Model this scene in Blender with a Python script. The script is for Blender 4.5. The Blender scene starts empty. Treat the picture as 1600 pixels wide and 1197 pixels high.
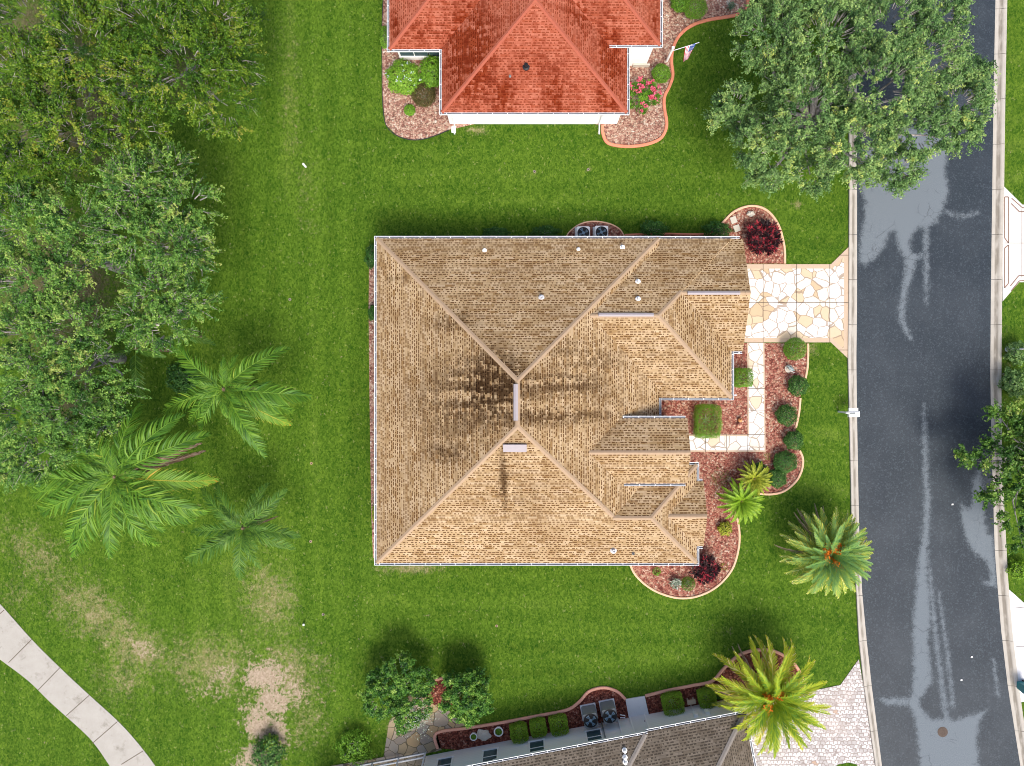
import bpy, math, random
import numpy as np
from mathutils import Vector, Matrix
R = math.radians
rng = np.random.default_rng(7)
random.seed(7)
scene = bpy.context.scene
col = scene.collection

# ---------------------------------------------------------------- camera, sky, sun, exposure
CAM_H, FPX, PX, PY = 47.3, 1111.0, 812.0, 578.0      # drone height, focal length and principal point (1600 px photo)
cam_d = bpy.data.cameras.new("camera"); cam = bpy.data.objects.new("camera", cam_d); col.objects.link(cam)
cam.location = (0, 0, CAM_H); cam.rotation_euler = (0, 0, 0)
cam_d.sensor_width = 36.0; cam_d.lens = FPX / 1600 * 36.0
cam_d.shift_x = -(PX - 800) / 1600; cam_d.shift_y = -(598.5 - PY) / 1600
cam_d.clip_end = 2000; scene.camera = cam
SUN_EL, SUN_AZ = R(56), math.atan2(0.30, -0.95)       # azimuth measured clockwise from +Y
world = bpy.data.worlds.new("World"); scene.world = world; world.use_nodes = True
wn = world.node_tree.nodes; bg = wn["Background"]
sky = wn.new("ShaderNodeTexSky"); sky.sky_type = 'NISHITA'; sky.sun_disc = False
sky.sun_elevation = SUN_EL; sky.sun_rotation = SUN_AZ; sky.dust_density = 5.0; sky.air_density = 0.8; sky.ozone_density = 1.0
world.node_tree.links.new(sky.outputs[0], bg.inputs[0]); bg.inputs[1].default_value = 0.14
sun_d = bpy.data.lights.new("sun", 'SUN'); sun_d.energy = 1.6; sun_d.angle = R(22); sun_d.color = (1.0, 0.95, 0.87)
sun = bpy.data.objects.new("sun", sun_d); col.objects.link(sun)
sdir = Vector((math.sin(SUN_AZ) * math.cos(SUN_EL), math.cos(SUN_AZ) * math.cos(SUN_EL), math.sin(SUN_EL)))
sun.rotation_euler = sdir.to_track_quat('Z', 'Y').to_euler(); sun.location = sdir * 60
vs = scene.view_settings; vs.view_transform = 'Standard'; vs.look = 'None'; vs.exposure = 0.78; vs.gamma = 1.0
scene.render.engine = 'CYCLES'; scene.cycles.filter_width = 1.0

def P(px, py, z=0.0):
    k = (CAM_H - z) / FPX
    return np.array([(px - PX) * k, (PY - py) * k, z])
def PP(pts, z=0.0): return np.array([P(a, b, z)[:2] for a, b in pts])

# ---------------------------------------------------------------- node helpers
class NT:
    def __init__(s, name):
        s.m = bpy.data.materials.new(name); s.m.use_nodes = True; s.t = s.m.node_tree
        s.b = s.t.nodes["Principled BSDF"]; s.out = s.t.nodes["Material Output"]
    def n(s, typ, **kw):
        o = s.t.nodes.new(typ)
        for k, v in kw.items(): setattr(o, k, v)
        return o
    def put(s, sock, v):
        if isinstance(v, bpy.types.NodeSocket): s.t.links.new(v, sock)
        else:
            if isinstance(v, (tuple, list)) and len(v) == 3 and sock.type == 'RGBA': v = (*v, 1)
            sock.default_value = v
    def math(s, op, a, b=0.0, c=None, clamp=False):
        o = s.n("ShaderNodeMath", operation=op); o.use_clamp = clamp
        s.put(o.inputs[0], a); s.put(o.inputs[1], b)
        if c is not None: s.put(o.inputs[2], c)
        return o.outputs[0]
    def vec(s, op, a, b=(0, 0, 0)):
        o = s.n("ShaderNodeVectorMath", operation=op); s.put(o.inputs[0], a)
        if op == 'SCALE': s.put(o.inputs[3], b)
        else: s.put(o.inputs[1], b)
        return o.outputs[1] if op in ('LENGTH', 'DISTANCE') else o.outputs[0]
    def mix(s, f, a, b, mode='MIX'):
        o = s.n("ShaderNodeMix", data_type='RGBA', blend_type=mode); o.clamp_factor = True
        s.put(o.inputs[0], f); s.put(o.inputs[6], a); s.put(o.inputs[7], b); return o.outputs[2]
    def ramp(s, f, stops, interp='LINEAR'):
        o = s.n("ShaderNodeValToRGB"); cr = o.color_ramp; cr.interpolation = interp
        while len(cr.elements) < len(stops): cr.elements.new(0.5)
        for e, (p, c) in zip(cr.elements, stops):
            e.position = p; e.color = (*c, 1) if not isinstance(c, (int, float)) else (c, c, c, 1)
        s.put(o.inputs[0], f); return o.outputs[0]
    def sm(s, v, lo, hi):
        o = s.n("ShaderNodeMapRange", interpolation_type='SMOOTHSTEP'); s.put(o.inputs[0], v)
        o.inputs[1].default_value = lo; o.inputs[2].default_value = hi; return o.outputs[0]
    def noise(s, v, scale, detail=3.0, rough=0.55, dist=0.0):
        o = s.n("ShaderNodeTexNoise"); s.put(o.inputs["Vector"], v); o.inputs["Scale"].default_value = scale
        o.inputs["Detail"].default_value = detail; o.inputs["Roughness"].default_value = rough; o.inputs["Distortion"].default_value = dist
        return o.outputs["Fac"]
    def voro(s, v, scale, feature='F1', rnd=1.0):
        o = s.n("ShaderNodeTexVoronoi", feature=feature); s.put(o.inputs["Vector"], v); o.inputs["Scale"].default_value = scale
        o.inputs["Randomness"].default_value = rnd; return o
    def white(s, v, dim='2D'):
        o = s.n("ShaderNodeTexWhiteNoise", noise_dimensions=dim)
        if dim == '1D': s.put(o.inputs["W"], v)
        else: s.put(o.inputs["Vector"], v)
        return o
    def comb(s, x, y, z=0.0):
        o = s.n("ShaderNodeCombineXYZ"); s.put(o.inputs[0], x); s.put(o.inputs[1], y); s.put(o.inputs[2], z); return o.outputs[0]
    def sep(s, v):
        o = s.n("ShaderNodeSeparateXYZ"); s.put(o.inputs[0], v); return o.outputs
    def pos(s): return s.n("ShaderNodeNewGeometry").outputs["Position"]
    def obj(s): return s.n("ShaderNodeTexCoord").outputs["Object"]
    def uv(s): return s.n("ShaderNodeTexCoord").outputs["UV"]
    def attr(s, name): return s.n("ShaderNodeAttribute", attribute_name=name).outputs["Fac"]
    def bump(s, h, strength=0.4, dist=0.02):
        o = s.n("ShaderNodeBump"); o.inputs["Strength"].default_value = strength; o.inputs["Distance"].default_value = dist
        s.put(o.inputs["Height"], h); s.t.links.new(o.outputs[0], s.b.inputs["Normal"])
    def fin(s, color, rough=0.8, spec=0.3, metal=0.0):
        s.put(s.b.inputs["Base Color"], color); s.put(s.b.inputs["Roughness"], rough)
        s.b.inputs["Specular IOR Level"].default_value = spec; s.b.inputs["Metallic"].default_value = metal
        return s.m
    def blob(s, p, cx, cy, rx, ry):
        d = s.vec('MULTIPLY', s.vec('SUBTRACT', p, (cx, cy, 0)), (1 / rx, 1 / ry, 0))
        return s.math('SUBTRACT', 1.0, s.sm(s.vec('LENGTH', d), 0.1, 1.0))

def plain(name, c, rough=0.6, spec=0.3, var=0.12, scale=6.0, metal=0.0, bump=0.0):
    n = NT(name); f = n.noise(n.pos(), scale, 5)
    cc = n.mix(f, tuple(x * (1 - var) for x in c), tuple(min(1, x * (1 + var)) for x in c))
    if bump: n.bump(n.noise(n.pos(), scale * 6, 3), bump, 0.01)
    return n.fin(cc, rough, spec, metal)

def shingle(name, tones, dash, stains=(), streak=0.0, stain_col=(0.06, 0.045, 0.03), stain_mul=(0.30, 0.25, 0.20), dash_amt=0.95, pw=0.25, ph=0.15, streakpos=None):
    n = NT(name); u, v, _ = n.sep(n.uv()); p = n.pos()
    vr = n.math('DIVIDE', v, ph); row = n.math('FLOOR', vr); fv = n.math('FRACT', vr)
    off = n.math('MULTIPLY', n.white(row, '1D').outputs["Value"], 7.0)
    cu = n.math('ADD', n.math('DIVIDE', u, pw), off); cell = n.math('FLOOR', cu); fu = n.math('FRACT', cu)
    w1 = n.white(n.comb(cell, row)); w2 = n.white(n.comb(n.math('ADD', cell, 37.3), row))
    cell2 = n.math('FLOOR', n.math('MULTIPLY', cu, 0.45)); w3 = n.white(n.comb(cell2, n.math('ADD', row, 11.7)))
    base = n.ramp(w3.outputs["Value"], [(i / max(1, len(tones) - 1), t) for i, t in enumerate(tones)])
    base = n.mix(n.math('MULTIPLY', w1.outputs["Value"], 0.30), base, tuple(min(1, x * 1.45) for x in tones[-1]))
    wid = n.math('MULTIPLY_ADD', w2.outputs["Value"], 0.75, 0.18)
    m = n.math('MULTIPLY', n.math('LESS_THAN', fu, wid), n.math('LESS_THAN', fv, 0.52))
    m = n.math('MULTIPLY', m, n.math('GREATER_THAN', w1.outputs["Value"], 0.10))
    c = n.mix(n.math('MULTIPLY', m, dash_amt), base, dash)
    edge = n.math('LESS_THAN', fv, 0.10); c = n.mix(n.math('MULTIPLY', edge, 0.35), c, dash)
    big = n.noise(p, 0.35, 4); c = n.mix(n.sm(big, 0.35, 0.75), c, n.mix(0.28, c, dash))
    vs_ = n.comb(n.math('MULTIPLY', u, 1.8), n.math('MULTIPLY', v, 0.22), 0.0)
    sn = n.noise(vs_, 1.3, 4, 0.6)
    fine = n.white(n.comb(cell, n.math('ADD', row, 5.5))).outputs["Value"]
    sn2 = n.math('ADD', sn, n.math('MULTIPLY', n.math('SUBTRACT', fine, 0.5), 0.30))
    if streak:
        g = n.sm(sn2, 0.52, 0.66)
        c = n.mix(n.math('MULTIPLY', g, streak), c, stain_col)
    for (cx, cy, rx, ry, amt) in stains:
        b = n.blob(p, cx, cy, rx, ry)
        g = n.math('MULTIPLY', b, n.sm(sn2, 0.28, 0.62)); c = n.mix(n.math('MULTIPLY', g, amt, clamp=True), c, stain_mul, 'MULTIPLY')
    n.bump(n.math('SUBTRACT', n.math('SUBTRACT', 1.0, fv), n.math('MULTIPLY', m, 0.5)), 0.5, 0.012)
    return n.fin(c, 0.95, 0.12)

def leaf_mat(name, stops, rough=0.5, transl=0.22, spec=0.25):
    n = NT(name); c = n.ramp(n.attr("tone"), stops)
    n.fin(c, rough, spec)
    tr = n.n("ShaderNodeBsdfTranslucent"); n.put(tr.inputs[0], c)
    mx = n.n("ShaderNodeMixShader"); mx.inputs[0].default_value = transl
    n.t.links.new(n.b.outputs[0], mx.inputs[1]); n.t.links.new(tr.outputs[0], mx.inputs[2]); n.t.links.new(mx.outputs[0], n.out.inputs[0])
    return n.m

# ---------------------------------------------------------------- materials
MT = {}
def mat_lawn():
    n = NT("lawn_grass"); p = n.pos()
    a = n.noise(p, 0.13, 4); x, y, _ = n.sep(p); wob = n.noise(p, 0.25, 3)
    st = n.noise(n.vec('MULTIPLY', p, (0.035, 0.55, 1)), 1.0, 4, 0.65); st2 = n.noise(n.vec('MULTIPLY', p, (0.7, 0.035, 1)), 1.0, 4, 0.65)
    mo = n.math('SINE', n.math('ADD', n.math('MULTIPLY', y, 3.3), n.math('MULTIPLY', wob, 5.0))); mo2 = n.math('SINE', n.math('ADD', n.math('MULTIPLY', x, 3.3), n.math('MULTIPLY', wob, 5.0)))
    wl = n.sm(x, -9.2, -10.8)
    stripe = n.math('ADD', n.mix(wl, st, st2), n.math('MULTIPLY', n.mix(wl, n.math('MULTIPLY_ADD', mo, 0.5, 0.5), n.math('MULTIPLY_ADD', mo2, 0.5, 0.5)), 0.24))
    mid = n.noise(p, 1.1, 5, 0.65); fine = n.noise(p, 6.0, 3, 0.8); vfine = n.noise(p, 13.0, 3, 0.8)
    f = n.math('ADD', n.math('MULTIPLY', a, 0.65), n.math('MULTIPLY', stripe, 0.75))
    f = n.math('ADD', f, n.math('MULTIPLY', mid, 0.5)); f = n.math('SUBTRACT', f, 0.56)
    f = n.math('ADD', f, n.math('MULTIPLY', n.attr("yell"), 0.55))
    c = n.ramp(f, [(0.16, (0.009, 0.054, 0.004)), (0.42, (0.028, 0.104, 0.007)), (0.66, (0.064, 0.156, 0.013)), (0.92, (0.135, 0.215, 0.036))])
    p2 = n.vec('MULTIPLY', n.vec('ADD', p, n.vec('SCALE', n.comb(mid, fine), 0.5)), (1, 1, 0))
    tuft = n.noise(n.vec('ADD', p2, n.vec('SCALE', n.comb(fine, mid), 0.9)), 2.2, 6, 0.85)
    c1 = n.sep(n.voro(p2, 11.0).outputs["Color"]); c2 = n.sep(n.voro(n.vec('MULTIPLY', p2, (1.0, 0.8, 0)), 6.3).outputs["Color"])
    c = n.mix(n.sm(tuft, 0.36, 0.66), n.mix(0.36, c, (0.020, 0.072, 0.002)), n.mix(0.14, c, (0.22, 0.25, 0.02)))
    c = n.mix(c2[0], n.mix(0.28, c, (0.008, 0.050, 0.002)), n.mix(0.12, c, (0.22, 0.30, 0.03)))
    c = n.mix(c1[1], n.mix(0.50, c, (0.006, 0.040, 0.001)), n.mix(0.18, c, (0.26, 0.34, 0.04)))
    c = n.mix(n.math('MULTIPLY', n.math('GREATER_THAN', c1[0], 0.99), 0.22), c, (0.45, 0.46, 0.18))
    vfine = c1[2]
    br = n.noise(p, 2.6, 6, 0.75)
    brk = n.noise(p, 0.9, 7, 0.78); dn = n.noise(p2, 5.0, 5, 0.85)
    jit = n.math('ADD', n.math('MULTIPLY', n.math('SUBTRACT', br, 0.5), 1.3), n.math('ADD', n.math('MULTIPLY', n.math('SUBTRACT', dn, 0.5), 2.2), n.math('MULTIPLY', n.math('SUBTRACT', brk, 0.5), 1.6)))
    d = n.math('ADD', n.attr("dry"), jit)
    c = n.mix(n.math('MULTIPLY', n.sm(d, 0.30, 1.05), 0.72), c, n.mix(c1[2], (0.19, 0.165, 0.060), (0.38, 0.31, 0.19)))
    so = n.math('ADD', n.attr("soil"), n.math('MULTIPLY', jit, 1.15))
    sc = n.mix(n.math('MULTIPLY', n.sm(dn, 0.45, 0.62), 0.45), n.mix(c1[2], (0.29, 0.22, 0.155), (0.43, 0.345, 0.265)), (0.19, 0.17, 0.075))
    c = n.mix(n.sm(so, 0.46, 0.66), c, sc)
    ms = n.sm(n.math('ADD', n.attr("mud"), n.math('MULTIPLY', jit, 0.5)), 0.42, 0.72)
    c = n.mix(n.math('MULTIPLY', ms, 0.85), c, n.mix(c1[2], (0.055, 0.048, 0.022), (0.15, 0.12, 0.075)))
    n.bump(n.math('ADD', vfine, n.math('MULTIPLY', fine, 1.0)), 0.55, 0.05)
    return n.fin(c, 0.9, 0.08)
def mat_asphalt():
    n = NT("wet_asphalt"); p = n.pos()
    f = n.noise(p, 17, 4, 0.85); g = n.noise(p, 0.35, 4); lon = n.noise(n.vec('MULTIPLY', p, (1.3, 0.05, 1)), 1.0, 4)
    c = n.mix(n.sm(f, 0.3, 0.7), (0.011, 0.018, 0.025), (0.044, 0.061, 0.077))
    c = n.mix(n.sm(lon, 0.35, 0.7), c, n.mix(0.4, c, (0.018, 0.027, 0.040)))
    gr = n.sep(n.voro(n.vec('MULTIPLY', p, (1, 1, 0)), 12.0).outputs["Color"])[0]
    c = n.mix(n.math('MULTIPLY', n.math('SUBTRACT', 1.0, gr), 0.42), c, (0.010, 0.014, 0.020)); c = n.mix(n.math('MULTIPLY', n.math('GREATER_THAN', gr, 0.86), 0.14), c, (0.12, 0.14, 0.165))
    c = n.mix(n.math('MULTIPLY', n.sm(g, 0.35, 0.75), 0.2), c, (0.08, 0.095, 0.11))
    ed = n.noise(p, 3.0, 6, 0.75); ed2 = n.noise(p, 13.0, 3, 0.8)
    d = n.math('ADD', n.attr("dry"), n.math('ADD', n.math('MULTIPLY', n.math('SUBTRACT', ed, 0.5), 0.95), n.math('MULTIPLY', n.math('SUBTRACT', ed2, 0.5), 0.75)))  # holds dry asphalt and the puddle's painted sky reflection
    d = n.math('ADD', d, n.math('MULTIPLY', n.math('SUBTRACT', n.noise(p, 30.0, 2, 0.8), 0.5), 0.5)); dm = n.sm(d, 0.26, 0.74)
    pat = n.mix(n.sm(f, 0.25, 0.75), (0.105, 0.130, 0.152), (0.185, 0.215, 0.238))
    ck = n.voro(n.vec('ADD', p, n.vec('SCALE', n.comb(ed, g), 0.6)), 0.75, 'DISTANCE_TO_EDGE').outputs["Distance"]
    cm = n.math('MULTIPLY', n.math('LESS_THAN', ck, 0.012), n.sm(n.noise(p, 0.6, 2), 0.48, 0.56))
    pat = n.mix(n.math('MULTIPLY', cm, 0.55), pat, (0.06, 0.07, 0.08))
    c = n.mix(n.math('MULTIPLY', dm, 0.92), c, pat)
    n.bump(f, 0.25, 0.01)
    return n.fin(c, n.math('MULTIPLY_ADD', dm, 0.25, 0.60), 0.28)
def mat_concrete(name, c1, c2, dirt=(0.20, 0.17, 0.13), amt=0.6):
    n = NT(name); p = n.pos()
    c = n.mix(n.noise(p, 1.2, 5, 0.65), c1, c2)
    c = n.mix(n.math('MULTIPLY', n.sm(n.noise(p, 0.9, 6, 0.75), 0.52, 0.74), amt), c, dirt)
    c = n.mix(n.math('MULTIPLY', n.noise(p, 25, 2), 0.22), c, dirt)
    n.bump(n.noise(p, 30, 3), 0.2, 0.006)
    return n.fin(c, 0.85, 0.2)
def mat_kerb():
    n = NT("kerb_concrete"); p = n.pos(); u, v, _ = n.sep(n.uv())
    c = n.mix(n.noise(p, 1.5, 5), (0.36, 0.34, 0.30), (0.54, 0.51, 0.455))
    g = n.math('MULTIPLY', n.sm(v, 0.24, 0.40), n.math('SUBTRACT', 1.0, n.sm(v, 0.58, 0.74)))
    g = n.math('MULTIPLY', g, n.sm(n.noise(n.vec('MULTIPLY', p, (2, 0.6, 1)), 1.5, 5), 0.25, 0.6))
    c = n.mix(n.math('MULTIPLY', g, 0.85), c, (0.17, 0.15, 0.12))
    c = n.mix(n.math('MULTIPLY', n.noise(p, 20, 3), 0.3), c, (0.3, 0.27, 0.22))
    n.bump(n.noise(p, 40, 3), 0.2, 0.005)
    return n.fin(c, 0.85, 0.2)
def mat_flag(name, stops, scale, line, lw=0.02, dirt=0.2):
    n = NT(name); p = n.pos(); w = n.vec('ADD', p, n.vec('SCALE', n.comb(n.noise(p, 1.1, 2), n.noise(n.vec('ADD', p, (9, 3, 0)), 1.1, 2)), 0.35))
    w = n.vec('MULTIPLY', w, (1, 1, 0))
    f = n.voro(w, scale); e = n.voro(w, scale, 'DISTANCE_TO_EDGE').outputs["Distance"]
    c = n.ramp(n.sep(f.outputs["Color"])[0], stops, 'CONSTANT')
    c = n.mix(n.math('MULTIPLY', n.sm(n.noise(p, 3.5, 5, 0.7), 0.45, 0.8), dirt), c, (0.42, 0.30, 0.18))
    c = n.mix(n.math('MULTIPLY', n.math('LESS_THAN', e, lw * scale), 0.8), c, line)
    n.bump(n.sm(e, 0, lw * scale * 1.5), 0.3, 0.008)
    return n.fin(c, 0.75, 0.25)
def mat_mulch(name, stops, scale=9.5):
    n = NT(name); p = n.vec('MULTIPLY', n.pos(), (1, 1, 0)); v = n.voro(p, scale); v2 = n.voro(n.vec('ADD', p, (3.3, 1.7, 0)), scale * 0.55)
    r = n.math('ADD', n.math('MULTIPLY', n.sep(v.outputs["Color"])[0], 0.68), n.math('MULTIPLY', n.sep(v2.outputs["Color"])[1], 0.32))
    c = n.ramp(r, stops)
    c = n.mix(n.sm(v.outputs["Distance"], 0.45, 0.85), c, n.mix(0.55, c, (0.03, 0.012, 0.01)))
    c = n.mix(n.math('MULTIPLY', n.sm(n.noise(p, 0.8, 4), 0.4, 0.7), 0.25), c, stops[1][1])
    n.bump(n.math('SUBTRACT', 1.0, v.outputs["Distance"]), 0.9, 0.05)
    return n.fin(c, 0.9, 0.15)
def mat_pavers():
    n = NT("white_pavers"); p = n.pos(); u = n.vec('MULTIPLY', p, (3.9, 3.9, 0)); x, y, _ = n.sep(u)
    row = n.math('FLOOR', y); xs = n.math('ADD', x, n.math('MULTIPLY', row, 0.5))
    v = n.voro(n.comb(xs, y), 1.0, 'F1', 0.45); e = n.voro(n.comb(xs, y), 1.0, 'DISTANCE_TO_EDGE', 0.45).outputs["Distance"]
    rc = n.sep(v.outputs["Color"])[0]
    c = n.ramp(rc, [(0.0, (0.40, 0.38, 0.37)), (0.3, (0.54, 0.52, 0.51)), (0.6, (0.62, 0.60, 0.59)), (0.96, (0.67, 0.65, 0.64)), (0.985, (0.42, 0.30, 0.22))], 'CONSTANT')
    c = n.mix(n.math('MULTIPLY', n.math('SUBTRACT', 1.0, n.sm(e, 0.05, 0.17)), 0.85), c, (0.24, 0.20, 0.18))
    c = n.mix(n.math('MULTIPLY', n.sm(n.noise(p, 0.45, 4), 0.45, 0.7), 0.35), c, (0.45, 0.38, 0.34))
    n.bump(n.sm(e, 0, 0.1), 0.3, 0.006)
    return n.fin(c, 0.8, 0.2)
def mat_bark(name, c1, c2, sc=6):
    n = NT(name); p = n.pos(); f = n.noise(n.vec('MULTIPLY', p, (1, 1, 0.4)), sc, 5, 0.7)
    n.bump(f, 0.6, 0.03); return n.fin(n.mix(n.sm(f, 0.3, 0.7), c1, c2), 0.9, 0.15)
def mat_siding(name, c, ph=0.2, amt=0.14):
    n = NT(name); z = n.sep(n.pos())[2]; fz = n.math('FRACT', n.math('DIVIDE', z, ph))
    cc = n.mix(n.math('MULTIPLY', n.math('LESS_THAN', fz, 0.1), amt), c, (0.2, 0.2, 0.2))
    cc = n.mix(n.math('MULTIPLY', n.noise(n.pos(), 1.5, 4), 0.12), cc, (0.4, 0.38, 0.35))
    n.bump(fz, 0.25, 0.01); return n.fin(cc, 0.6, 0.3)

MT['lawn'] = mat_lawn(); MT['asphalt'] = mat_asphalt(); MT['kerb'] = mat_kerb()
MT['path'] = mat_concrete("path_concrete", (0.33, 0.315, 0.28), (0.46, 0.445, 0.41), (0.15, 0.135, 0.10), 0.75)
MT['white_conc'] = mat_concrete("pale_concrete", (0.62, 0.59, 0.56), (0.70, 0.67, 0.64), (0.45, 0.40, 0.36), 0.25)
MT['slab'] = mat_concrete("slab_concrete", (0.66, 0.67, 0.68), (0.78, 0.79, 0.80), (0.35, 0.33, 0.32), 0.35)
MT['flag'] = mat_flag("cream_flagstone", [(0, (0.74, 0.72, 0.69)), (0.36, (0.66, 0.61, 0.52)), (0.50, (0.74, 0.72, 0.69)), (0.74, (0.56, 0.45, 0.31)), (0.86, (0.50, 0.385, 0.25))], 1.5, (0.27, 0.20, 0.14), 0.026, 0.18)
MT['flag_walk'] = mat_flag("pale_flagstone", [(0, (0.74, 0.72, 0.69)), (0.62, (0.68, 0.63, 0.55)), (0.86, (0.60, 0.50, 0.37))], 1.5, (0.27, 0.21, 0.15), 0.024, 0.14)
MT['flag_border'] = mat_concrete("tan_border", (0.464, 0.356, 0.257), (0.546, 0.439, 0.331), (0.331, 0.232, 0.149), 0.35)
MT['flag_patio'] = mat_flag("brown_flagstone", [(0, (0.248, 0.215, 0.174)), (0.3, (0.298, 0.240, 0.149)), (0.5, (0.348, 0.257, 0.141)), (0.68, (0.273, 0.248, 0.207)), (0.85, (0.364, 0.298, 0.224))], 1.5, (0.066, 0.058, 0.033), 0.02, 0.3)
MT['pavers'] = mat_pavers()
MT['joint'] = plain("dark_joint", (0.108, 0.083, 0.063), 0.9, 0.1)
MT['brown_line'] = plain("brown_stencil", (0.215, 0.141, 0.108), 0.8, 0.2)
MT['mulch_pink'] = mat_mulch("red_rock_chips", [(0.0, (0.095, 0.023, 0.018)), (0.33, (0.260, 0.089, 0.064)), (0.55, (0.347, 0.154, 0.113)), (0.75, (0.391, 0.236, 0.157)), (1.0, (0.593, 0.459, 0.375))])
MT['mulch_tan'] = mat_mulch("tan_pink_rock", [(0.0, (0.128, 0.046, 0.037)), (0.35, (0.320, 0.167, 0.126)), (0.6, (0.432, 0.281, 0.207)), (0.8, (0.480, 0.365, 0.274)), (1.0, (0.640, 0.562, 0.488))])
MT['mulch_dark'] = mat_mulch("dark_red_mulch", [(0.0, (0.03, 0.010, 0.008)), (0.35, (0.12, 0.030, 0.020)), (0.6, (0.23, 0.070, 0.045)), (0.8, (0.30, 0.11, 0.07)), (1.0, (0.45, 0.27, 0.20))])
MT['edge_tan'] = plain("peach_edging", (0.72, 0.46, 0.30), 0.85, 0.2, 0.18, 5, bump=0.3)
MT['edge_red'] = plain("salmon_edging", (0.66, 0.24, 0.145), 0.85, 0.2, 0.22, 3, bump=0.3)
MT['edge_pink'] = plain("pink_edging", (0.70, 0.36, 0.26), 0.85, 0.2, 0.18, 4, bump=0.3)
MT['edge_dark'] = plain("black_edging", (0.03, 0.03, 0.03), 0.6)
MT['white'] = plain("white_paint", (0.82, 0.82, 0.81), 0.5, 0.3, 0.05)
MT['white_metal'] = plain("white_aluminium", (0.78, 0.81, 0.84), 0.4, 0.4, 0.05)
MT['gutter_in'] = plain("gutter_grime", (0.20, 0.22, 0.25), 0.7, 0.2, 0.5, 3)
MT['tan_wall'] = plain("tan_stucco", (0.46, 0.24, 0.09), 0.9, 0.1, 0.08, 20, bump=0.2)
MT['cream_wall'] = plain("cream_stucco", (0.66, 0.54, 0.40), 0.9, 0.1, 0.06, 20, bump=0.2)
MT['white_wall'] = plain("white_stucco", (0.84, 0.83, 0.81), 0.85, 0.1, 0.03, 20, bump=0.15)
MT['siding'] = mat_siding("grey_siding", (0.84, 0.84, 0.82))
MT['glass'] = plain("dark_glass", (0.05, 0.09, 0.10), 0.12, 0.6, 0.5, 0.8)
MT['metal_lav'] = plain("lavender_metal", (0.34, 0.31, 0.325), 0.6, 0.2, 0.08)
MT['vent_grey'] = plain("vent_grey", (0.52, 0.53, 0.55), 0.5, 0.4, 0.1)
MT['black'] = plain("black_plastic", (0.012, 0.014, 0.017), 0.45, 0.4)
MT['fan_blue'] = plain("fan_blade", (0.16, 0.26, 0.34), 0.35, 0.5)
MT['grey_metal'] = plain("grey_metal", (0.20, 0.22, 0.22), 0.5, 0.4, 0.15, 4)
MT['beige_metal'] = plain("pale_metal", (0.84, 0.85, 0.84), 0.45, 0.4, 0.06)
MT['iron'] = plain("rusty_iron", (0.09, 0.065, 0.05), 0.7, 0.3, 0.5, 15)
MT['teal'] = plain("teal_plastic", (0.01, 0.22, 0.24), 0.4, 0.4)
MT['terra'] = plain("terracotta", (0.52, 0.24, 0.10), 0.7, 0.3, 0.2)
MT['stone'] = mat_concrete("pale_stone", (0.45, 0.42, 0.36), (0.66, 0.63, 0.55), (0.28, 0.22, 0.15), 0.5)
MT['green_bronze'] = plain("weathered_bronze", (0.20, 0.25, 0.25), 0.45, 0.5, 0.55, 12)
MT['bark_grey'] = mat_bark("grey_bark", (0.22, 0.20, 0.18), (0.52, 0.49, 0.46))
MT['bark_palm'] = mat_bark("palm_bark", (0.10, 0.065, 0.04), (0.26, 0.19, 0.13), 10)
MT['cap_tan'] = plain("tan_ridge_shingle", (0.37, 0.27, 0.18), 0.95, 0.1, 0.12, 5, bump=0.3)
MT['cap_red'] = plain("red_ridge_shingle", (0.34, 0.10, 0.062), 0.95, 0.1, 0.12, 5, bump=0.3)
MT['cap_grey'] = plain("grey_ridge_shingle", (0.22, 0.20, 0.18), 0.95, 0.1, 0.15, 8, bump=0.3)
k = 25.5
MT['roof_tan'] = shingle("tan_shingles", [(0.230, 0.137, 0.056), (0.327, 0.228, 0.118), (0.377, 0.273, 0.154), (0.433, 0.329, 0.206)], (0.106, 0.051, 0.018),
    [(-1.5, -0.9, 3.0, 3.4, 1.3), (-2.6, -1.6, 5.0, 5.0, 0.75), (2.3, -0.9, 5.0, 1.3, 1.0), (2.1, -2.7, 4.6, 0.9, 1.1), (-0.95, -6.3, 0.40, 3.2, 1.1), (-0.5, -7.5, 3.5, 2.5, 0.3), (-4.0, 2.9, 2.4, 1.0, 0.9), (-4.4, -5.0, 2.2, 1.0, 0.85), (-7.6, 5.6, 1.2, 0.5, 0.7), (3.4, 0.6, 3.0, 2.2, 0.5), (5.5, -2.5, 3, 2.5, 0.35), (-5, -2, 4, 4, 0.4), (11.2, 2.9, 1.3, 1.5, 0.45), (5.3, 0.6, 2.6, 1.0, 0.5), (8.0, 1.2, 0.8, 1.4, 0.4), (2.6, 1.2, 1.5, 1.2, 0.3)])
MT['roof_red'] = shingle("red_shingles", [(0.284, 0.068, 0.033), (0.334, 0.100, 0.059), (0.368, 0.124, 0.076)], (0.158, 0.029, 0.010), [(-3.1, 19.6, 2.6, 5.4, 1.6), (-1.0, 17.0, 1.6, 2.2, 1.1), (2.2, 17.0, 1.6, 2.4, 1.1), (0.8, 18.6, 2.4, 1.2, 0.7), (5.5, 18.6, 1.5, 5.2, 1.5), (3.6, 21.6, 1.6, 2.2, 1.0), (-6.0, 21.0, 2.6, 1.0, 0.8), (8.3, 21.5, 0.5, 2.5, 1.0), (-7.7, 21.5, 0.5, 2.0, 1.0)], 0.45, (0.167, 0.024, 0.007), (0.557, 0.313, 0.168), 0.80, 0.25, 0.145)
MT['roof_grey'] = shingle("grey_shingles", [(0.110, 0.088, 0.065), (0.142, 0.119, 0.090), (0.177, 0.149, 0.118)], (0.042, 0.034, 0.026), [], 0.2, (0.050, 0.040, 0.031), (0.284, 0.272, 0.249), 0.85, 0.24, 0.16)
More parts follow.
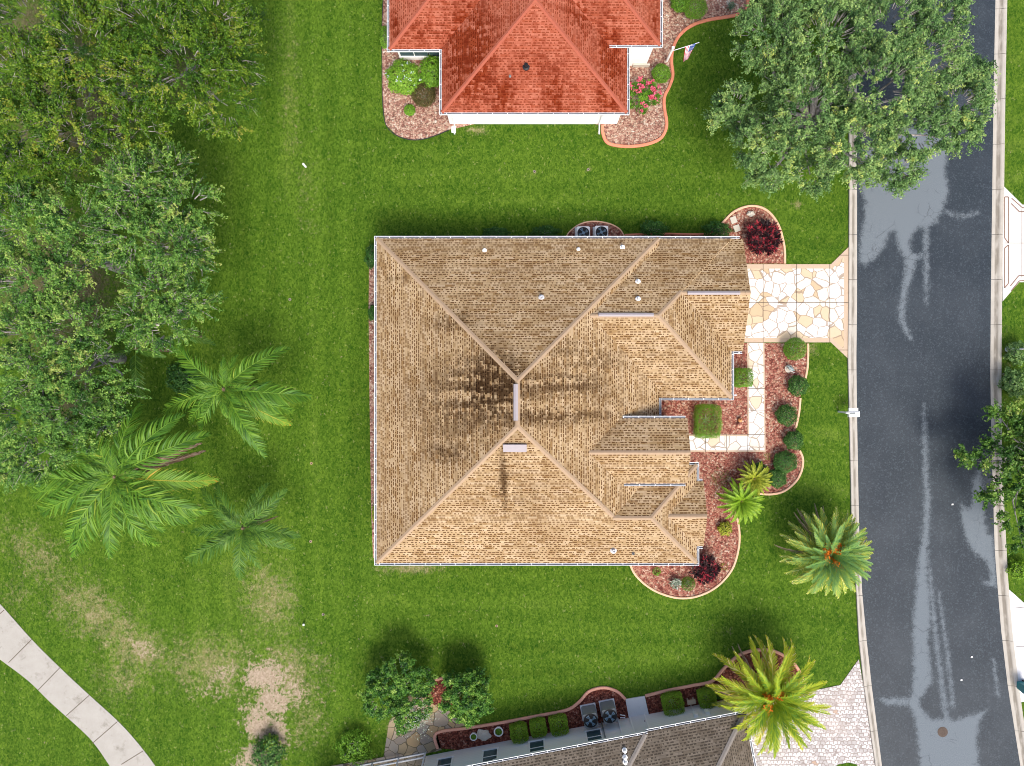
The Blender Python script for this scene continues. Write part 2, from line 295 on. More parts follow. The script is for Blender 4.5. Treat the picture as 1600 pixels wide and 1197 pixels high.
def screen_mat():
    n = NT("insect_screen"); n.fin((0.084, 0.088, 0.081), 0.8, 0.1); n.b.inputs["Alpha"].default_value = 0.45; return n.m
MT['screen'] = screen_mat()
OAK = [(0.0, (0.009, 0.024, 0.003)), (0.35, (0.024, 0.058, 0.008)), (0.65, (0.053, 0.096, 0.012)), (0.85, (0.095, 0.129, 0.017)), (1.0, (0.213, 0.190, 0.025))]
MT['leaf_elm'] = leaf_mat("bright_leaf", [(0.0, (0.017, 0.055, 0.006)), (0.3, (0.054, 0.143, 0.009)), (0.6, (0.120, 0.229, 0.016)), (0.85, (0.216, 0.305, 0.027)), (1.0, (0.288, 0.304, 0.042))])
MT['leaf_oak'] = leaf_mat("oak_leaf", [(0.0, (0.039, 0.099, 0.028)), (0.35, (0.117, 0.237, 0.067)), (0.65, (0.228, 0.375, 0.113)), (0.88, (0.345, 0.488, 0.144)), (1.0, (0.497, 0.570, 0.138))])
MT['leaf_dark'] = leaf_mat("dark_leaf", [(0.0, (0.011, 0.048, 0.011)), (0.4, (0.034, 0.116, 0.019)), (0.75, (0.084, 0.214, 0.037)), (1.0, (0.223, 0.372, 0.094))])
MT['leaf_box'] = leaf_mat("boxwood_leaf", [(0.0, (0.056, 0.160, 0.011)), (0.4, (0.123, 0.281, 0.019)), (0.75, (0.206, 0.385, 0.032)), (1.0, (0.356, 0.544, 0.075))])
MT['leaf_lime'] = leaf_mat("lime_leaf", [(0.0, (0.098, 0.225, 0.013)), (0.5, (0.210, 0.375, 0.021)), (1.0, (0.420, 0.540, 0.053))])
MT['leaf_yellow'] = leaf_mat("yellow_leaf", [(0.0, (0.115, 0.196, 0.011)), (0.5, (0.345, 0.380, 0.034)), (1.0, (0.598, 0.540, 0.092))])
MT['leaf_maroon'] = leaf_mat("maroon_leaf", [(0.0, (0.010, 0.004, 0.006)), (0.65, (0.022, 0.008, 0.010)), (0.82, (0.09, 0.012, 0.020)), (1.0, (0.42, 0.035, 0.055))])
MT['leaf_brown'] = leaf_mat("bronze_leaf", [(0.0, (0.025, 0.055, 0.008)), (0.5, (0.10, 0.085, 0.025)), (1.0, (0.24, 0.16, 0.07))])
MT['leaf_silver'] = leaf_mat("silver_leaf", [(0.0, (0.08, 0.14, 0.06)), (0.5, (0.30, 0.36, 0.28)), (1.0, (0.62, 0.66, 0.58))])
MT['flower_pink'] = leaf_mat("pink_petal", [(0.0, (0.55, 0.04, 0.10)), (1.0, (0.80, 0.20, 0.28))])
MT['flower_white'] = leaf_mat("pale_blue_petal", [(0.0, (0.45, 0.60, 0.72)), (1.0, (0.80, 0.84, 0.86))])
MT['frond_queen'] = leaf_mat("queen_frond", [(0.0, (0.031, 0.103, 0.012)), (0.45, (0.086, 0.211, 0.017)), (0.8, (0.167, 0.309, 0.028)), (0.93, (0.369, 0.362, 0.037)), (1.0, (0.517, 0.290, 0.037))])
MT['frond_dark'] = leaf_mat("dark_queen_frond", [(0.0, (0.025, 0.081, 0.013)), (0.5, (0.070, 0.176, 0.021)), (1.0, (0.158, 0.279, 0.037))])
MT['frond_date'] = leaf_mat("date_frond", [(0.0, (0.101, 0.237, 0.082)), (0.35, (0.168, 0.340, 0.090)), (0.7, (0.291, 0.393, 0.040)), (0.88, (0.628, 0.578, 0.082)), (1.0, (0.850, 0.825, 0.396))])
MT['frond_gold'] = leaf_mat("golden_date_frond", [(0.0, (0.127, 0.286, 0.035)), (0.35, (0.265, 0.389, 0.020)), (0.7, (0.425, 0.482, 0.024)), (0.88, (0.644, 0.529, 0.035)), (1.0, (0.850, 0.826, 0.348))])
MT['frond_dead'] = leaf_mat("dead_frond", [(0.0, (0.09, 0.05, 0.03)), (0.5, (0.22, 0.14, 0.09)), (1.0, (0.42, 0.33, 0.24))])
MT['fruit'] = plain("orange_fruit", (0.62, 0.17, 0.01), 0.7, 0.2, 0.4, 25)

# ---------------------------------------------------------------- mesh helpers
def tag(o, label=None, cat=None, group=None, kind=None):
    if label: o['label'] = label
    if cat: o['category'] = cat
    if group: o['group'] = group
    if kind: o['kind'] = kind
    return o
def thing(name, label, cat, loc=(0, 0, 0), group=None, rz=0.0):
    o = bpy.data.objects.new(name, None); col.objects.link(o); o.location = tuple(float(v) for v in loc); o.rotation_euler = (0, 0, rz)
    o.empty_display_size = 0.3
    return tag(o, label, cat, group)
def link(name, me, parent=None):
    o = bpy.data.objects.new(name, me); col.objects.link(o)
    if parent: o.parent = parent
    return o
class MB:
    def __init__(s): s.v = []; s.f = []; s.m = []; s.uv = []
    def add(s, verts, faces, mi=0, uvs=None):
        b = len(s.v); s.v += [tuple(float(c) for c in v) for v in verts]
        for i, f in enumerate(faces):
            s.f.append([b + j for j in f]); s.m.append(mi)
            s.uv.append(uvs[i] if uvs else None)
        return s
    def box(s, c, size, mi=0, rz=0.0, M=None):
        x, y, z = (d / 2 for d in size); vv = [Vector((a * x, b * y, d * z)) for d in (-1, 1) for b in (-1, 1) for a in (-1, 1)]
        Rm = Matrix.Rotation(rz, 3, 'Z') if M is None else M
        vv = [Rm @ v + Vector([float(q) for q in c]) for v in vv]
        return s.add(vv, [(0, 2, 3, 1), (4, 5, 7, 6), (0, 1, 5, 4), (2, 6, 7, 3), (0, 4, 6, 2), (1, 3, 7, 5)], mi)
    def tube(s, pts, radii, n=6, mi=0, cap=True):
        pts = [Vector([float(q) for q in p]) for p in pts]; vs_ = []; fs = []
        for i, p in enumerate(pts):
            d = (pts[min(i + 1, len(pts) - 1)] - pts[max(i - 1, 0)]).normalized()
            a = d.orthogonal().normalized() if i == 0 else (a - d * a.dot(d)).normalized()
            b = d.cross(a)
            r = radii[i] if hasattr(radii, '__len__') else radii
            for k_ in range(n):
                t = 2 * math.pi * k_ / n; vs_.append(p + (a * math.cos(t) + b * math.sin(t)) * r)
        for i in range(len(pts) - 1):
            for k_ in range(n):
                fs.append((i * n + k_, i * n + (k_ + 1) % n, (i + 1) * n + (k_ + 1) % n, (i + 1) * n + k_))
        if cap: fs += [tuple(range(n))[::-1], tuple((len(pts) - 1) * n + k_ for k_ in range(n))]
        return s.add(vs_, fs, mi)
    def lathe(s, prof, c=(0, 0, 0), n=20, mi=0, cap=True):
        vs_ = [(c[0] + r * math.cos(2 * math.pi * k_ / n), c[1] + r * math.sin(2 * math.pi * k_ / n), c[2] + z) for r, z in prof for k_ in range(n)]
        fs = [(i * n + k_, i * n + (k_ + 1) % n, (i + 1) * n + (k_ + 1) % n, (i + 1) * n + k_) for i in range(len(prof) - 1) for k_ in range(n)]
        if cap: fs += [tuple(range(n))[::-1], tuple((len(prof) - 1) * n + k_ for k_ in range(n))]
        return s.add(vs_, fs, mi)
    def poly(s, pts, z, mi=0):
        pts = [tuple(p) for p in pts]
        a = sum(pts[i][0] * pts[(i + 1) % len(pts)][1] - pts[(i + 1) % len(pts)][0] * pts[i][1] for i in range(len(pts)))
        if a < 0: pts = pts[::-1]
        return s.add([(p[0], p[1], z) for p in pts], [tuple(range(len(pts)))], mi)
    def build(s, name, mats, parent=None, smooth=False):
        me = bpy.data.meshes.new(name); me.from_pydata(s.v, [], s.f)
        if not isinstance(mats, (list, tuple)): mats = [mats]
        for m in mats: me.materials.append(m)
        me.polygons.foreach_set('material_index', s.m)
        if any(u is not None for u in s.uv):
            ul = me.uv_layers.new(name="UVMap").data; buf = []
            for f, u in zip(s.f, s.uv):
                for j in range(len(f)): buf += list(u[j]) if u else [0.0, 0.0]
            ul.foreach_set('uv', buf)
        if smooth: me.polygons.foreach_set('use_smooth', [True] * len(s.f))
        me.update(); return link(name, me, parent)
def np_mesh(name, V, Q, mats, tone=None, mi=None, parent=None, smooth=False):
    me = bpy.data.meshes.new(name); V = np.asarray(V, dtype=np.float32); Q = np.asarray(Q, dtype=np.int32); k_ = Q.shape[1]
    me.vertices.add(len(V)); me.vertices.foreach_set('co', V.ravel())
    me.loops.add(Q.size); me.loops.foreach_set('vertex_index', Q.ravel())
    me.polygons.add(len(Q)); me.polygons.foreach_set('loop_start', np.arange(0, Q.size, k_, dtype=np.int32))
    if not isinstance(mats, (list, tuple)): mats = [mats]
    for m in mats: me.materials.append(m)
    if mi is not None: me.polygons.foreach_set('material_index', np.asarray(mi, dtype=np.int32))
    if tone is not None:
        a = me.attributes.new('tone', 'FLOAT', 'POINT'); a.data.foreach_set('value', np.clip(np.asarray(tone, dtype=np.float32), 0, 1))
    if smooth: me.polygons.foreach_set('use_smooth', np.ones(len(Q), dtype=bool))
    me.update(calc_edges=True); me.validate()
    return link(name, me, parent)
def smooth_line(pts, n=6, closed=False):
    p = np.array(pts, float); out = []; N = len(p)
    rngi = range(N) if closed else range(N - 1)
    g = (lambda i: p[i % N]) if closed else (lambda i: p[min(max(i, 0), N - 1)])
    for i in rngi:
        a, b, c, d = g(i - 1), g(i), g(i + 1), g(i + 2)
        for t in np.linspace(0, 1, n, endpoint=False):
            out.append(0.5 * (2 * b + (c - a) * t + (2 * a - 5 * b + 4 * c - d) * t * t + (3 * b - a - 3 * c + d) * t ** 3))
    if not closed: out.append(p[-1])
    return np.array(out)
def strip(mb, line, prof, mi=0, uv=False, gap=None):
    """sweep an open profile [(offset to the left, z)] along a 2-D line"""
    line = np.asarray(line); T = np.gradient(line, axis=0); T /= np.linalg.norm(T, axis=1)[:, None] + 1e-9
    Nn = np.stack([-T[:, 1], T[:, 0]], 1); k_ = len(prof); V = []; L = np.concatenate([[0], np.cumsum(np.linalg.norm(np.diff(line, axis=0), axis=1))])
    for i in range(len(line)):
        for o, z in prof: V.append((line[i, 0] + Nn[i, 0] * o, line[i, 1] + Nn[i, 1] * o, z))
    F = []; U = []; 
    for i in range(len(line) - 1):
        for j in range(k_ - 1):
            F.append((i * k_ + j, (i + 1) * k_ + j, (i + 1) * k_ + j + 1, i * k_ + j + 1))
            a, b = j / (k_ - 1), (j + 1) / (k_ - 1); U.append([(L[i], a), (L[i + 1], a), (L[i + 1], b), (L[i], b)])
    F = [f[::-1] for f in F]; U = [u[::-1] for u in U]
    F += [tuple(range(k_)), tuple(range((len(line) - 1) * k_, len(line) * k_))[::-1]]; U += [None, None]
    mb.add(V, F, mi, U)
def sdf_poly(X, Y, poly):
    poly = np.asarray(poly); d = np.full(X.shape, 1e9); ins = np.zeros(X.shape, bool); n = len(poly)
    for i in range(n):
        a, b = poly[i], poly[(i + 1) % n]; e = b - a
        t = np.clip(((X - a[0]) * e[0] + (Y - a[1]) * e[1]) / (e @ e + 1e-12), 0, 1)
        d = np.minimum(d, np.hypot(X - a[0] - t * e[0], Y - a[1] - t * e[1]))
        c = ((a[1] > Y) != (b[1] > Y)) & (X < e[0] * (Y - a[1]) / (e[1] + 1e-12) + a[0]); ins ^= c
    return np.where(ins, -d, d)
def sdf_line(X, Y, pts, w):
    d = np.full(X.shape, 1e9)
    for i in range(len(pts) - 1):
        a, b = pts[i], pts[i + 1]; e = b - a
        t = np.clip(((X - a[0]) * e[0] + (Y - a[1]) * e[1]) / (e @ e + 1e-12), 0, 1)
        d = np.minimum(d, np.hypot(X - a[0] - t * e[0], Y - a[1] - t * e[1]) - (w[i] * (1 - t) + w[i + 1] * t))
    return d

# ---------------------------------------------------------------- ground
def grid_sheet(name, xs, ys, z, mat, attrs):
    X, Y = np.meshgrid(xs, ys); V = np.stack([X.ravel(), Y.ravel(), np.full(X.size, z)], 1); nx = len(xs)
    i, j = np.meshgrid(np.arange(nx - 1), np.arange(len(ys) - 1)); a = (j * nx + i).ravel()
    Q = np.stack([a, a + 1, a + nx + 1, a + nx], 1)
    o = np_mesh(name, V, Q, mat)
    for k_, fn in attrs.items():
        at = o.data.attributes.new(k_, 'FLOAT', 'POINT'); at.data.foreach_set('value', fn(X, Y).ravel().astype(np.float32))
    o['kind'] = 'structure'; return o
def blobs(lst):
    def fn(X, Y):
        r = np.zeros(X.shape)
        for px, py, rx, ry, a, *rot in lst:
            c = P(px, py); t = R(rot[0]) if rot else 0.0; dx, dy = X - c[0], Y - c[1]
            u = (dx * math.cos(t) + dy * math.sin(t)) / (rx / 23.5); v = (-dx * math.sin(t) + dy * math.cos(t)) / (ry / 23.5)
            r = np.maximum(r, a * np.exp(-(u * u + v * v) * 1.1)) if a > 0 else r + a * np.exp(-(u * u + v * v) * 1.1)
        return r
    return fn
gx = np.concatenate([[-400, -150, -60], np.arange(-36, 36, 0.16), [60, 150, 400]]); gy = np.concatenate([[-400, -150, -50], np.arange(-28, 27, 0.16), [50, 150, 400]])
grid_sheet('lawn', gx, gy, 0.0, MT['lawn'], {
    'dry': blobs([(60, 870, 95, 50, 0.62, -40), (150, 960, 120, 60, 0.72, -35), (215, 1015, 70, 45, 0.85, -20), (190, 1060, 60, 50, 0.62), (420, 935, 55, 70, 0.75, 10), (330, 1040, 110, 65, 0.72), (440, 1060, 90, 80, 0.78), (480, 1120, 40, 70, 0.6), (25, 930, 50, 40, 0.45),
                  (640, 888, 60, 12, 0.85), (745, 203, 22, 9, 0.9), (950, 205, 25, 9, 0.4), (455, 150, 25, 140, 0.42), (480, 310, 25, 90, 0.40), (440, 60, 35, 80, 0.3), (620, 1140, 25, 20, 0.75), (1268, 545, 14, 14, 0.6), (1030, 105, 8, 8, 0.7), (1245, 320, 10, 8, 0.9), (970, 875, 14, 9, 0.7), (835, 270, 10, 6, 0.4), (920, 265, 10, 6, 0.5), (1575, 560, 16, 60, 0.5), (1120, 985, 60, 8, 0.3), (590, 850, 14, 40, 0.4)]),
    'soil': blobs([(415, 1055, 50, 38, 0.85), (425, 1095, 36, 40, 0.95), (350, 1050, 40, 22, 0.52, 10), (405, 1130, 34, 40, 0.9), (400, 1185, 36, 30, 0.95), (430, 1150, 26, 40, 0.9), (450, 1080, 60, 50, 0.50), (225, 1015, 40, 22, 0.50), (330, 1075, 40, 25, 0.45)]),
    'mud': blobs([(420, 1140, 22, 30, 0.6), (150, 262, 70, 50, 0.50), (165, 470, 50, 55, 0.55), (180, 565, 60, 50, 0.40), (1290, 130, 50, 32, 0.55), (1190, 215, 50, 50, 0.45), (310, 520, 40, 30, 0.45), (90, 450, 170, 170, 0.75), (120, 180, 160, 150, 0.75), (260, 110, 120, 100, 0.7), (260, 400, 80, 130, 0.62), (110, 620, 110, 110, 0.68), (80, 40, 150, 90, 0.7), (1270, 150, 90, 90, 0.5)]),  # dark brown mixed into the lawn, mostly below the tree crowns
    'yell': blobs([(400, 900, 170, 120, 0.30), (480, 620, 60, 330, 0.10), (1590, 150, 60, 170, 0.34), (700, 960, 300, 50, 0.12), (1285, 700, 45, 100, 0.12), (465, 180, 38, 190, 0.42), (800, 275, 330, 45, 0.24), (455, 500, 26, 170, 0.20), (520, 700, 22, 240, 0.22), (800, 935, 330, 40, 0.22), (1000, 1010, 260, 22, -0.12), (540, 300, 30, 260, -0.14), (420, 400, 30, 200, -0.14), (800, 215, 320, 16, -0.12), (800, 345, 320, 22, -0.16), (60, 1130, 140, 80, 0.10), (1200, 960, 120, 60, 0.06), (570, 420, 40, 90, -0.1), (1120, 160, 80, 120, -0.12), (1240, 370, 60, 40, -0.05)]),  # light and dull grass bands; dark strip above the tan house paints its shadow
})
road_l = [(1338, -60), (1338, 0), (1339, 310), (1339, 480), (1338, 560), (1339, 650), (1341, 760), (1342.5, 830), (1347, 925), (1354, 1000), (1362, 1072), (1378, 1197), (1390, 1270)]
road_r = [(1556, -60), (1555, 0), (1552, 150), (1550, 300), (1548, 450), (1547, 580), (1548, 650), (1550, 730), (1554, 860), (1557, 900), (1564, 985), (1574, 1070), (1594, 1197), (1608, 1270)]
kerb_lo = [(1325, -60), (1325, 0), (1326, 310), (1325, 480), (1324, 560), (1326, 650), (1328.5, 760), (1329.5, 830), (1337, 925), (1341, 1000), (1349, 1072), (1367, 1197), (1379, 1270)]
kerb_ro = [(1573, -60), (1572, 0), (1569, 150), (1567, 300), (1564, 450), (1563, 580), (1563, 650), (1564, 730), (1571, 860), (1573, 900), (1580, 985), (1590, 1070), (1608, 1197), (1622, 1270)]
def ext(l):   # continue the street past the frame, out to the distance
    p = PP(l); a = p[0] + (p[0] - p[1]) / np.linalg.norm(p[0] - p[1]) * 180; b = p[-1] + (p[-1] - p[-2]) / np.linalg.norm(p[-1] - p[-2]) * 180
    return np.vstack([a, p, b])
RL, RR = PP(road_l), PP(road_r)
mb = MB(); L_, R_ = ext(road_l), ext(road_r)
SDR = [('dry', None)]
dry_puddle_polys = [
    [(1342, 285), (1345, 240), (1420, 200), (1482, 222), (1476, 262), (1481, 300), (1472, 328), (1460, 350), (1446, 356), (1436, 356), (1424, 366), (1420, 380), (1423, 395), (1432, 398), (1443, 396), (1443, 401), (1432, 404), (1425, 430), (1416, 455), (1413, 480), (1411, 500), (1425, 531), (1414, 522), (1405, 500), (1405, 475), (1410, 445), (1414, 425), (1414, 405), (1404, 388), (1399, 362), (1390, 362), (1380, 385), (1368, 402), (1352, 414), (1343, 410), (1344, 380), (1350, 345), (1352, 315)],
    [(1478, 330), (1490, 335), (1510, 336), (1528, 331), (1527, 334), (1508, 340), (1495, 340), (1485, 337)],
    [(1375, 1092), (1420, 1090), (1428, 1080), (1436, 1090), (1437, 1105), (1455, 1124), (1478, 1121), (1490, 1125), (1505, 1120), (1540, 1110), (1529, 1126), (1525, 1150), (1530, 1205), (1438, 1205), (1432, 1140), (1427, 1113), (1415, 1100), (1385, 1101)],
    [(1530, 733), (1524, 745), (1519, 748), (1520, 775), (1518, 790), (1512, 796), (1502, 789), (1502, 813), (1511, 848), (1525, 866), (1540, 876), (1548, 898), (1546, 908), (1535, 911), (1556, 918), (1556, 898), (1551, 838), (1543, 834), (1538, 818), (1536, 770)],  # puddle: its sky reflection is painted as a paler patch
]
dry_lines = [
    ([(1443, 633), (1444, 690), (1446, 740), (1448, 790), (1446, 830), (1441, 870), (1440, 905), (1441, 935), (1440, 965), (1438, 1000), (1440, 1040), (1441, 1060), (1433, 1082)], [0.0, 3, 3.2, 4.2, 4.5, 5.5, 8, 11, 13, 12, 13, 14, 9]),
    ([(1448, 860), (1455, 930), (1463, 1010), (1472, 1080), (1478, 1122)], [0.8, 2, 2.6, 2.8, 3.5]), ([(1466, 925), (1475, 990), (1484, 1060), (1488, 1105)], [0.2, 1.8, 1.6, 1.2]),
    ([(1446, 350), (1446, 400), (1447, 440), (1446, 475)], [3.2, 2.8, 2, 0.3]), ([(1552, 1030), (1556, 1060), (1559, 1085)], [0.8, 1.5, 1.0]), ([(1480, 1122), (1484, 1197)], [2, 2])]
def road_dry_puddle(X, Y):
    d = np.full(X.shape, 1e9)
    for q in dry_puddle_polys: d = np.minimum(d, sdf_poly(X, Y, PP(q)))
    for l, w in dry_lines: d = np.minimum(d, sdf_line(X, Y, PP(l), np.array(w) / 23.5))
    return 0.5 - np.clip(d / 0.9, -0.75, 0.75)
ys = np.concatenate([[-200, -80], np.arange(-30, 28.5, 0.10), [80, 200]]); ts = np.linspace(0, 1, 96)
def at_y(line, y): o = np.argsort(line[:, 1]); return np.interp(y, line[o, 1], line[o, 0])
XL, XR = at_y(L_, ys) - 0.25, at_y(R_, ys) + 0.25
Xg = XL[:, None] * (1 - ts) + XR[:, None] * ts; Yg = np.repeat(ys[:, None], len(ts), 1)
crown_z = 0.012 + 0.05 * (1 - (2 * ts - 1) ** 2)
V = np.stack([Xg.ravel(), Yg.ravel(), np.tile(crown_z, len(ys))], 1); nx = len(ts)
i, j = np.meshgrid(np.arange(nx - 1), np.arange(len(ys) - 1)); a = (j * nx + i).ravel()
ro = np_mesh('road', V, np.stack([a, a + 1, a + nx + 1, a + nx], 1), MT['asphalt'], smooth=True)
at = ro.data.attributes.new('dry', 'FLOAT', 'POINT'); at.data.foreach_set('value', road_dry_puddle(Xg, Yg).ravel().astype(np.float32)); ro['kind'] = 'structure'
def kerb(inner, outer):
    mb = MB(); I, O = ext(inner), ext(outer); yy = np.arange(-30, 28, 0.25)
    xi, xo = at_y(I, yy), at_y(O, yy); prof = [(0, 0.016), (0.12, 0.034), (0.35, 0.03), (0.55, 0.055), (0.75, 0.12), (0.92, 0.135), (1.0, 0.12), (1.0, -0.05)]
    mb.poly(np.vstack([np.stack([xi, yy], 1), np.stack([xo, yy], 1)[::-1]]), 0.006, 1)
    step = 12
    for s0 in range(0, len(yy) - 1, step):
        idx = list(range(s0, min(s0 + step, len(yy) - 1) + 1))
        y = yy[idx].copy(); y[0] += 0.012; y[-1] -= 0.012; k_ = len(prof); Vv = []; F = []; U = []
        for q, i_ in enumerate(idx):
            for t, z in prof: Vv.append((xi[i_] * (1 - t) + xo[i_] * t, y[q], z))
        sgn = xo[0] > xi[0]
        for q in range(len(idx) - 1):
            for j_ in range(k_ - 1):
                f = (q * k_ + j_, (q + 1) * k_ + j_, (q + 1) * k_ + j_ + 1, q * k_ + j_ + 1); u = [(y[q], prof[j_][0]), (y[q + 1], prof[j_][0]), (y[q + 1], prof[j_ + 1][0]), (y[q], prof[j_ + 1][0])]
                if sgn: f = f[::-1]; u = u[::-1]
                F.append(f); U.append(u)
        mb.add(Vv, F, 0, U)
    o = mb.build('kerb', [MT['kerb'], MT['joint']]); o['kind'] = 'structure'
kerb(road_l, kerb_lo); kerb(road_r, kerb_ro)

def sheet(name, pts, z, mat, smooth_n=0, closed=True):
    p = PP(pts); 
    if smooth_n: p = smooth_line(p, smooth_n, True)
    o = MB().poly(p, z).build(name, mat); o['kind'] = 'structure'; return o
def slab(mb, pts, z, mi, world_pts=False):
    p = np.array(pts) if world_pts else PP(pts); n = len(p); mb.poly(p, z, mi)
    ar = sum(p[i][0] * p[(i + 1) % n][1] - p[(i + 1) % n][0] * p[i][1] for i in range(n))
    if ar < 0: p = p[::-1]
    for i in range(n):
        a, b = p[i], p[(i + 1) % n]; mb.add([(a[0], a[1], 0), (b[0], b[1], 0), (b[0], b[1], z), (a[0], a[1], z)], [(0, 1, 2, 3)], mi)
def line_quad(mb, a, b, w, z, mi):
    a, b = P(*a)[:2], P(*b)[:2]; d = (b - a) / np.linalg.norm(b - a); n = np.array([-d[1], d[0]]) * w / 2
    mb.poly([a - n, b - n, b + n, a + n], z, mi)

# golf path, lower left
up = [(-60, 880), (0, 943), (50, 999), (94, 1043), (140, 1086), (185, 1127), (215, 1160), (243, 1197), (275, 1250)]
lo = [(-90, 965), (0, 1030), (45, 1064), (80, 1098), (130, 1143), (150, 1165), (172, 1197), (205, 1250)]
mb = MB(); slab(mb, list(smooth_line(up, 5)) + list(smooth_line(lo, 5))[::-1], 0.03, 0)
for a, b in [((7, 953), (-30, 985)), ((50, 999), (14, 1035)), ((94, 1043), (60, 1078)), ((140, 1086), (104, 1118)), ((184, 1127), (145, 1161)), ((224, 1173), (190, 1194))]: line_quad(mb, a, b, 0.05, 0.034, 1)
mb.build('path', [MT['path'], MT['joint']])['kind'] = 'structure'
# main driveway
mb = MB(); slab(mb, [(1140, 413), (1298, 413), (1325.5, 386), (1325.5, 561), (1298, 535), (1140, 535)], 0.05, 1)
mb.poly(PP([(1140, 420), (1300, 420), (1318, 402), (1318, 546), (1300, 528), (1140, 528)]), 0.054, 0)
for a, b in [((1192, 413), (1192, 535)), ((1244, 413), (1244, 535)), ((1296, 413), (1296, 535)), ((1140, 473), (1325, 473)), ((1310, 399), (1325, 399)), ((1310, 547), (1325, 547))]: line_quad(mb, a, b, 0.035, 0.058, 2)
mb.build('driveway', [MT['flag'], MT['flag_border'], MT['joint']])['kind'] = 'structure'
# front walk
mb = MB(); slab(mb, [(1167, 535.5), (1194, 535.5), (1196, 706), (1060, 706), (1060, 679), (1168, 679)], 0.046, 1)
mb.poly(PP([(1169, 536), (1192, 536), (1194, 703.5), (1060, 703.5), (1060, 681.5), (1170, 681.5)]), 0.050, 0)
for a, b in [((1167, 572), (1194, 572)), ((1168, 607), (1195, 607)), ((1168, 642), (1195, 642)), ((1168, 679), (1195, 679)), ((1168, 679), (1168, 706)), ((1135, 679), (1135, 706)), ((1102, 679), (1102, 706))]: line_quad(mb, a, b, 0.035, 0.054, 2)
mb.build('front_walk', [MT['flag_walk'], MT['flag_border'], MT['joint']])['kind'] = 'structure'
# driveways across the street
mb = MB(); slab(mb, [(1565.5, 289), (1597, 320), (1760, 318), (1760, 440), (1592, 441), (1566, 471)], 0.04, 0)
for l in [[(1569, 308), (1569, 372), (1575, 380), (1575, 308), (1569, 308)], [(1575, 383), (1569, 388), (1569, 450), (1575, 443), (1575, 383)], [(1580, 310), (1597, 325), (1640, 324)], [(1579, 318), (1592, 331), (1640, 331)], [(1579, 455), (1592, 439), (1640, 437)], [(1578, 447), (1591, 431), (1640, 430)]]:
    for a, b in zip(l[:-1], l[1:]): line_quad(mb, a, b, 0.07, 0.044, 1)
line_quad(mb, (1568, 380), (1700, 380), 0.03, 0.048, 2); line_quad(mb, (1596, 326), (1596, 434), 0.03, 0.048, 2)
mb.build('driveway', [MT['white_conc'], MT['brown_line'], MT['joint']])['kind'] = 'structure'
mb = MB(); slab(mb, [(1575, 920), (1640, 978), (1760, 990), (1760, 1085), (1640, 1090), (1594, 1097), (1590.5, 1068), (1580.5, 984)], 0.04, 0)
line_quad(mb, (1581, 950), (1700, 940), 0.03, 0.044, 1); line_quad(mb, (1587, 1010), (1700, 1006), 0.03, 0.044, 1)
mb.build('driveway', [MT['slab'], MT['joint']])['kind'] = 'structure'
# paver driveway of the grey house
mb = MB(); slab(mb, [(1341.5, 1030), (1313, 1070), (1275, 1078), (1150, 1098), (1140, 1120), (1160, 1260), (1377, 1260), (1366, 1192), (1348.5, 1070)], 0.035, 0)
mb.build('driveway', [MT['pavers']])['kind'] = 'structure'
sheet('lawn_patch', [(1300, 1200), (1310, 1194), (1325, 1191), (1338, 1194), (1345, 1205), (1340, 1230), (1305, 1230)], 0.05, MT['lawn'])
sheet('patio', [(608, 1128), (640, 1085), (680, 1092), (728, 1133), (683, 1146), (690, 1172), (598, 1192)], 0.02, MT['flag_patio'])
mb = MB(); slab(mb, [(977, 1092), (1007, 1087), (1014, 1118), (983, 1124)], 0.08, 0); mb.build('side_landing', MT['slab'])['kind'] = 'structure'

# planting beds and their cast edging
e1 = [(984, 881), (992, 897), (1008, 913), (1030, 926), (1060, 934), (1090, 931), (1120, 916), (1143, 890), (1153, 860), (1155, 835), (1152, 812), (1147, 796)]
e2 = [(1185, 771), (1205, 772), (1225, 767), (1243, 752), (1252, 735), (1254, 717), (1249, 704)]
e3 = [(1243, 668), (1247, 650), (1249, 635), (1250, 622)]
e4 = [(1258, 591), (1261, 575), (1262, 555), (1262, 537)]
sheet('mulch_bed', [(984, 870)] + e1 + [(1160, 780)] + e2 + [(1244, 690)] + e3 + [(1254, 606)] + e4 + [(1166, 536), (1120, 536), (1000, 620), (1000, 760)], 0.02, MT['mulch_pink'])
e5 = [(1128, 349), (1148, 330), (1174, 322), (1198, 329), (1216, 352), (1225, 385), (1226, 412)]
sheet('mulch_bed', [(1095, 373), (1110, 360)] + e5 + [(1130, 412)], 0.02, MT['mulch_pink'])
e6 = [(884, 372), (890, 362), (905, 351), (925, 346), (950, 349), (968, 358), (976, 371)]
sheet('mulch_bed', [(884, 385)] + e6 + [(976, 385)], 0.02, MT['mulch_pink'], 0)
e6b = [(976, 367), (1030, 365), (1085, 366), (1128, 364)]
sheet('mulch_bed', [(590, 385), (577, 385), (576, 480), (577, 600), (580, 800), (583, 872), (592, 872)], 0.012, MT['mulch_tan'])
sheet('mulch_bed', [(976, 380)] + e6b + [(1128, 380)], 0.012, MT['mulch_pink'])
e7 = [(600, -30), (597, 40), (597, 100), (598, 160), (603, 195), (620, 212), (645, 219), (672, 215), (702, 203)]
sheet('mulch_bed', e7 + [(760, 190), (760, 60), (640, 60), (640, -30)], 0.02, MT['mulch_tan'])
e8 = [(941, 196), (942, 210), (950, 224), (975, 229), (1005, 227), (1030, 218), (1040, 203), (1041, 188), (1038, 170), (1038, 152), (1046, 135), (1051, 118), (1049, 98), (1051, 78), (1060, 58), (1078, 42), (1105, 32), (1150, 24), (1166, 14), (1168, -5), (1165, -40)]
sheet('mulch_bed', e8 + [(1000, -40), (900, 60), (900, 190)], 0.02, MT['mulch_tan'])
